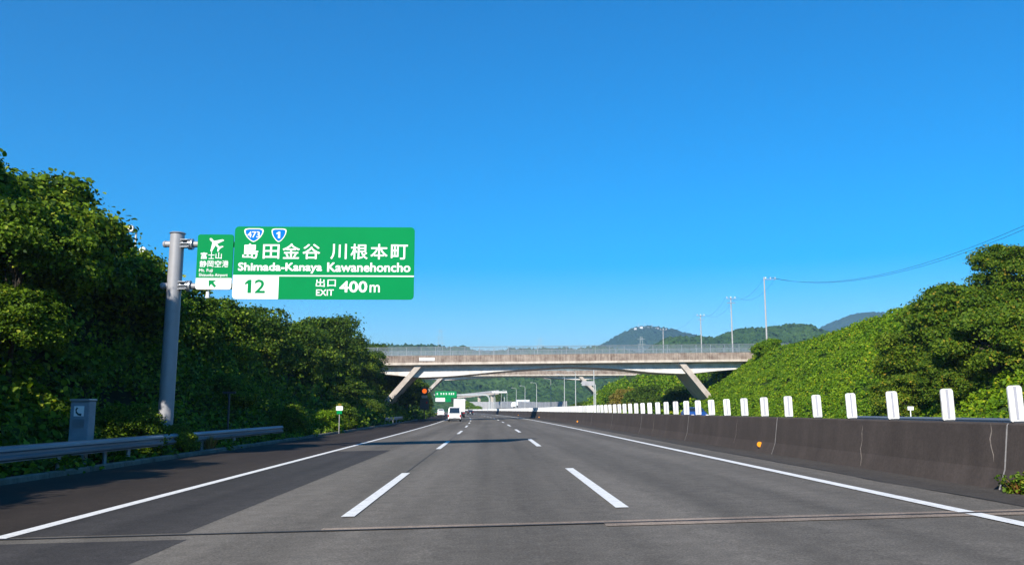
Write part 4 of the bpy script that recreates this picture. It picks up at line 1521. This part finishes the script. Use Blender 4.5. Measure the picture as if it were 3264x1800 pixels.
# ------------------------------------------------------------------ orange lit signal on the left
op = at(1068, 983, 126)
og = thing('signal_post', 'lit orange round signal lamp with dark board on a post before the left trees', 'signal', (op.x, 126, -0.1))
zc = op.z + 0.1
MB().tube((0, 0.25, 0), (0, 0.25, zc + 0.9), 0.09, 0.08).build('post', MAT['dark_metal'], og, smooth=True)
MB().cbox((0, 0, zc), (1.05, 0.16, 1.05), 0.08).build('lamp_board', MAT['dark_metal'], og)
MB().loft([[(r_ * math.cos(a), yy, zc + r_ * math.sin(a)) for a in [2 * math.pi * q / 20 for q in range(20)]] for r_, yy in ((0.34, -0.081), (0.33, -0.10), (0.2, -0.12))]).build('lamp', MAT['lit_orange'], og, smooth=True)
MB().cbox((0, 0.0, zc - 0.82), (0.85, 0.08, 0.42), 0.04).build('plate', MAT['noise_wall'], og)
MB().cbox((0, 0.0, zc - 1.9), (1.3, 0.12, 1.5), 0.05).build('message_board', MAT['dark_metal'], og)
MB().box((0.35, -0.07, zc - 1.65), (0.22, 0.02, 0.3)).build('board_mark', MAT['tail'], og)

# ------------------------------------------------------------------ emergency phone
pp = at(205, 1031, 23.5)
ph = thing('emergency_phone', 'grey blue emergency phone cabinet behind the left guardrail', 'phone box', (pp.x, 23.5, -0.05))
ztop = at(205, 1005, 23.5).z + 0.05
MB().cbox((0, 0.1, ztop - 0.58), (0.50, 0.42, 1.12), 0.035).build('cabinet', MAT['phone_box'], ph)
MB().cbox((0, 0.08, ztop - 0.005), (0.54, 0.48, 0.06), 0.02).build('hood', MAT['galv'], ph)
MB().box((0, 0.1, (ztop - 1.12) / 2), (0.30, 0.25, ztop - 1.10)).build('pedestal', MAT['galv'], ph)
pl = MB().box((-0.01, -0.117, ztop - 0.30), (0.26, 0.012, 0.27)).build('symbol_plate', MAT['sign_white'], ph)
hs_ = MB().pipe([(-0.05, 0, 0.09), (-0.085, 0, 0.04), (-0.075, 0, -0.03), (-0.02, 0, -0.085), (0.06, 0, -0.095)], [0.032, 0.024, 0.022, 0.024, 0.034], 8)
hs_.v = [(x_, -0.125 + y_ * 0.1, ztop - 0.30 + z_) for x_, y_, z_ in hs_.v]
hs_.build('handset_symbol', MAT['dark_metal'], pl)
MB().box((-0.01, -0.115, ztop - 0.62), (0.30, 0.012, 0.22)).build('door_panel', MAT['rail'], ph)

# dim T-shaped marker and small kilometre post
tp = at(575, 1031, 38)
tt = thing('marker_post', 'dim T shaped marker post in the shade right of the sign pole', 'post', (tp.x, 38, bank_left(tp.x, 38) - 0.1))
MB().tube((0, 0, 0), (0, 0, at(575, 986, 38).z - tt.location.z), 0.045).build('post', MAT['dark_metal'], tt, smooth=True)
MB().box((0, -0.03, at(575, 987, 38).z - tt.location.z), (0.55, 0.06, 0.10)).build('crossbar', MAT['dark_metal'], tt)
kp = at(854, 1031, 57)
kt = thing('kilometre_post', 'small white and green kilometre post among the left shrubs', 'post', (kp.x, 57, -0.15))
zz = at(854, 1031, 57).z + 0.15
MB().tube((0, 0.03, 0), (0, 0.03, zz), 0.025).build('post', MAT['conc_pole'], kt, smooth=True)
MB().extrude(rrect(-0.22, 0.22, zz - 0.02, zz + 0.26, 0.05), 'y', -0.03, -0.005).build('plate', MAT['sign_white'], kt)
MB().extrude(rrect(-0.17, 0.17, zz - 0.25, zz - 0.03, 0.03), 'y', -0.03, -0.005).build('green_plate', MAT['sign_green'], kt)
MB().extrude(rrect(-0.10, 0.12, zz + 0.28, zz + 0.42, 0.03), 'y', -0.03, -0.005).build('top_plate', MAT['leaf_dry'], kt)
kp = at(2291, 1031, 52)
kt = thing('kilometre_post', 'small white post beyond the barrier near the right trees', 'post', (kp.x, 52, bank_right(25.5, 52)))
MB().tube((0, 0.03, 0), (0, 0.03, 1.2), 0.03).build('post', MAT['sign_white'], kt, smooth=True)
MB().box((0, 0, 1.28), (0.36, 0.03, 0.22)).build('plate', MAT['sign_white'], kt)

# floodlights above the left skyline
for i, (px, py, Y, lab) in enumerate([(338, 578, 42, 'floodlight pole poking out of the left trees, higher of the two'), (368, 632, 45, 'floodlight pole poking out of the left trees, lower of the two')]):
    p_ = at(px, py, Y)
    gz = bank_left(p_.x - curve(Y), Y)
    ft = thing('floodlight_pole', lab, 'lamp', (p_.x + 0.1, Y, gz - 0.3))
    hz = p_.z - gz + 0.3
    MB().tube((0, 0, 0), (0, 0, hz - 0.05), 0.06, 0.05).build('pole', MAT['lamp_pole'], ft, smooth=True)
    MB().loft([[(-0.22 + r_ * math.cos(a), yy, hz + 0.02 + r_ * math.sin(a) + (yy + 0.2) * 0.1) for a in [2 * math.pi * q / 14 for q in range(14)]] for r_, yy in ((0.17, -0.25), (0.19, -0.18), (0.16, 0.05), (0.07, 0.16))]).build('lamp_head', MAT['plate_white'], ft, smooth=True)
    MB().box((-0.08, 0, hz - 0.08), (0.28, 0.06, 0.06)).build('bracket', MAT['galv'], ft)


# ------------------------------------------------------------------ utility poles and wires
UP = []
PL = [('tall concrete utility pole on the right slope crest, nearest of the row', 1929, 1922, 697, 124, 852), ('second concrete utility pole of the row on the right crest', 1843, 1838, 746, 145, 866),
      ('third concrete utility pole of the row on the right crest', 1765, 1762, 790, 172, 870), ('utility pole with a T crossarm behind the overpass fence', 1668, 1668, 826, 201, 880)]
for i, (lab, pxb, pxt, pyt, Y, pyb) in enumerate(PL):
    tpz = at(pxt, pyt, Y); bt = at(pxb, pyb, Y)
    gz = min(bt.z, 9.0) - 1.5
    t = thing('utility_pole', lab, 'utility pole', (bt.x, Y, gz), 0, 'utility poles on the right crest')
    hh = tpz.z - gz
    MB().tube((0, 0, 0), (tpz.x - bt.x, 0, hh), 0.14, 0.09, 12).build('pole', MAT['conc_pole'], t, smooth=True)
    dx = tpz.x - bt.x
    arm_c = 0.9 if i == 0 else 0.0
    MB().box((dx + arm_c, -0.14, hh - 0.35), (1.6, 0.07, 0.08)).build('crossarm', MAT['galv'], t)
    if i in (1, 2):
        MB().box((dx, -0.14, hh - 1.1), (1.4, 0.09, 0.10)).build('crossarm', MAT['galv'], t)
    for e in (-0.7, 0.0, 0.7):
        MB().loft([[(dx + arm_c + e + r_ * math.cos(a), -0.14 + r_ * math.sin(a), hh + zz_) for a in [2 * math.pi * q / 10 for q in range(10)]] for r_, zz_ in ((0.03, -0.3), (0.09, -0.22), (0.05, -0.16), (0.09, -0.1), (0.04, -0.02))]).build('insulator', MAT['sign_white'], t, smooth=True)
    UP.append(Vector((tpz.x + arm_c, Y - 0.14, gz + hh - 0.02)))
P0 = Vector((41.0, 26, 20.6))
t = thing('utility_pole', 'utility pole beyond the right picture edge', 'utility pole', (41.0, 26, 6.0), 0, 'utility poles on the right crest')
MB().tube((0, 0, 0), (0, 0, 14.8), 0.21, 0.13, 12).build('pole', MAT['conc_pole'], t, smooth=True)
MB().box((0, -0.14, 14.3), (2.0, 0.09, 0.10)).build('crossarm', MAT['galv'], t)


def wires(label, a, b, sag, offs, r):
    t = thing('overhead_wire', label, 'wire', a)
    for (ox, oz) in offs:
        pts = []
        for q in range(25):
            k_ = q / 24
            p_ = (b - a) * k_
            pts.append((p_.x + ox, p_.y, p_.z + oz - sag * 4 * k_ * (1 - k_)))
        MB().pipe(pts, r, 5).build('strand', MAT['wire'], t)


wires('bundle of dark wires sagging from the tall utility pole to the right picture edge', UP[0], P0, 5.7, [(-0.35, 0), (0.2, -0.05)], 0.017)
wires('thin wires between the tall utility pole and the second one', UP[0], UP[1], 1.7, [(-0.85, 0), (0.85, 0)], 0.013)
wires('thin wires between the second and third utility poles', UP[1], UP[2], 1.7, [(-0.85, 0), (0.85, 0)], 0.013)
wires('thin wires between the third utility pole and the T crossarm pole', UP[2], UP[3], 1.7, [(-0.85, 0)], 0.013)

# far pylons
for (px, pyt, Y, lab) in [(1108, 826, 980, 'faint far pylon rising above the left part of the overpass fence'), (1358, 848, 1150, 'faint far pylon above the middle of the overpass fence'),
                          (1613, 846, 700, 'grey pylon in front of the mountain, left of the T crossarm pole')]:
    p_ = at(px, pyt, Y)
    gz = 10.0
    t = thing('pylon', lab, 'pylon', (p_.x, Y, gz))
    hh = p_.z - gz
    wv = hh * 0.075
    m = MB()
    for sx in (-1, 1):
        for sy in (-1, 1):
            m.tube((sx * wv, sy * wv, 0), (sx * wv * 0.18, sy * wv * 0.18, hh), 0.09, 0.07, 4)
    n = 9
    for q in range(n):
        ka, kb_ = q / n, (q + 1) / n
        wa, wb = wv * (1 - 0.82 * ka), wv * (1 - 0.82 * kb_)
        for s in (-1, 1):
            m.tube((s * wa, -wa, hh * ka), (-s * wb, -wb, hh * kb_), 0.04, None, 4)
            m.tube((wa * s, -wa, hh * ka), (wb * s, wb, hh * kb_), 0.04, None, 4)
    m.build('lattice', MAT['lamp_pole'], t)
    for kz in (0.80, 0.88, 0.96):
        MB().box((0, 0, hh * kz), (hh * 0.13, 0.2, 0.16)).build('crossarm', MAT['lamp_pole'], t)

# white buildings and masts on the summit
SB = [(1598, 824, 10, 'leftmost white building on the mountain summit'), (1613, 821, 14, 'white building on the summit left of the masts'), (1630, 823, 12, 'white building on the summit below the mast'),
      (1652, 824, 16, 'rightmost white building on the mountain summit')]
for px, py, w_, lab in SB:
    p_ = at(px, py, 2860)
    t = thing('summit_building', lab, 'building', (p_.x, 2860, p_.z - 8))
    MB().box((0, 0, 4), (w_ * 0.75, 8, 7)).build('wall', MAT['building_white'], t)
    MB().extrude([(-w_ * 0.4, 7.4), (w_ * 0.4, 7.4), (0, 9.5)], 'y', -5, 5).build('roof', MAT['noise_wall'], t)
for px, py, lab in [(1606, 813, 'thin mast on the summit, left one'), (1622, 812, 'thin mast on the summit, middle one'), (1640, 814, 'thin mast on the summit, right one')]:
    p_ = at(px, py, 2870)
    t = thing('summit_mast', lab, 'mast', (p_.x, 2870, p_.z - 16))
    MB().tube((0, 0, 0), (0, 0, 16), 0.9, 0.5, 6).build('mast', MAT['lamp_pole'], t)
    MB().box((0, 0, 12), (4, 1, 1)).build('antenna_arm', MAT['lamp_pole'], t)
# ------------------------------------------------------------------ small plants
def tuft(name, label, cat, p_, n, h, spread, mat, seed):
    r = np.random.default_rng(seed)
    m = MB()
    for q in range(n):
        a = r.uniform(0, 6.28); s = spread * r.random()
        b0 = Vector((math.cos(a) * s * 0.3, math.sin(a) * s * 0.3, 0))
        tip = b0 + Vector((math.cos(a) * s, math.sin(a) * s, h * r.uniform(0.5, 1.0)))
        mid = b0.lerp(tip, 0.55) + Vector((0, 0, h * 0.12))
        w_ = 0.012
        sd_ = Vector((-math.sin(a), math.cos(a), 0)) * w_
        m.add([b0 - sd_, b0 + sd_, mid + sd_ * 0.8, mid - sd_ * 0.8, tip], [(0, 1, 2, 3), (3, 2, 4)])
    t = thing(name, label, cat, p_)
    m.build('blades', mat, t)
    return t


tuft('dry_grass_tuft', 'tuft of dry orange brown grass under the left guardrail', 'grass tuft', (-10.25, 32.2, -0.12), 220, 0.62, 0.34, MAT['dry_tuft'], 5)
wt = tuft('weed', 'scrubby weed growing at the barrier foot by the right picture edge', 'weed', (7.55, 12.35, ground(7.55) + 0.01), 60, 0.22, 0.2, MAT['dry_tuft'], 6)
rng = np.random.default_rng(9)
cs = rng.normal(size=(16, 3)) * np.array([0.08, 0.16, 0.07]) + np.array([0, 0, 0.12])
P_, N_, S_ = mound_leaves(cs, np.full(16, 0.08), 26, np.full(16, 0.05), rng)
P_[:, 2] = np.maximum(P_[:, 2], 0.01)
obj_from(leaf_mesh('leaves', P_, N_, S_, MAT['leaf_kudzu'], rng, True), 'leaves', wt)

# ------------------------------------------------------------------ air
hz_m, nt, b_ = new_mat('haze_air')
nt.nodes.remove(b_)
pv = nt.nodes.new('ShaderNodeVolumePrincipled')
pv.inputs['Color'].default_value = (0.35, 0.60, 0.86, 1)
pv.inputs['Density'].default_value = 0.00024
pv.inputs['Anisotropy'].default_value = 0.2
nt.links.new(pv.outputs[0], nt.nodes['Material Output'].inputs['Volume'])
hb_ = MB().box((0, 2150, 171.0), (7600, 5000, 347))
ho = hb_.build('haze', hz_m)
tag(ho, 'thin blue summer haze in the air over the valley', 'haze', kind='stuff')
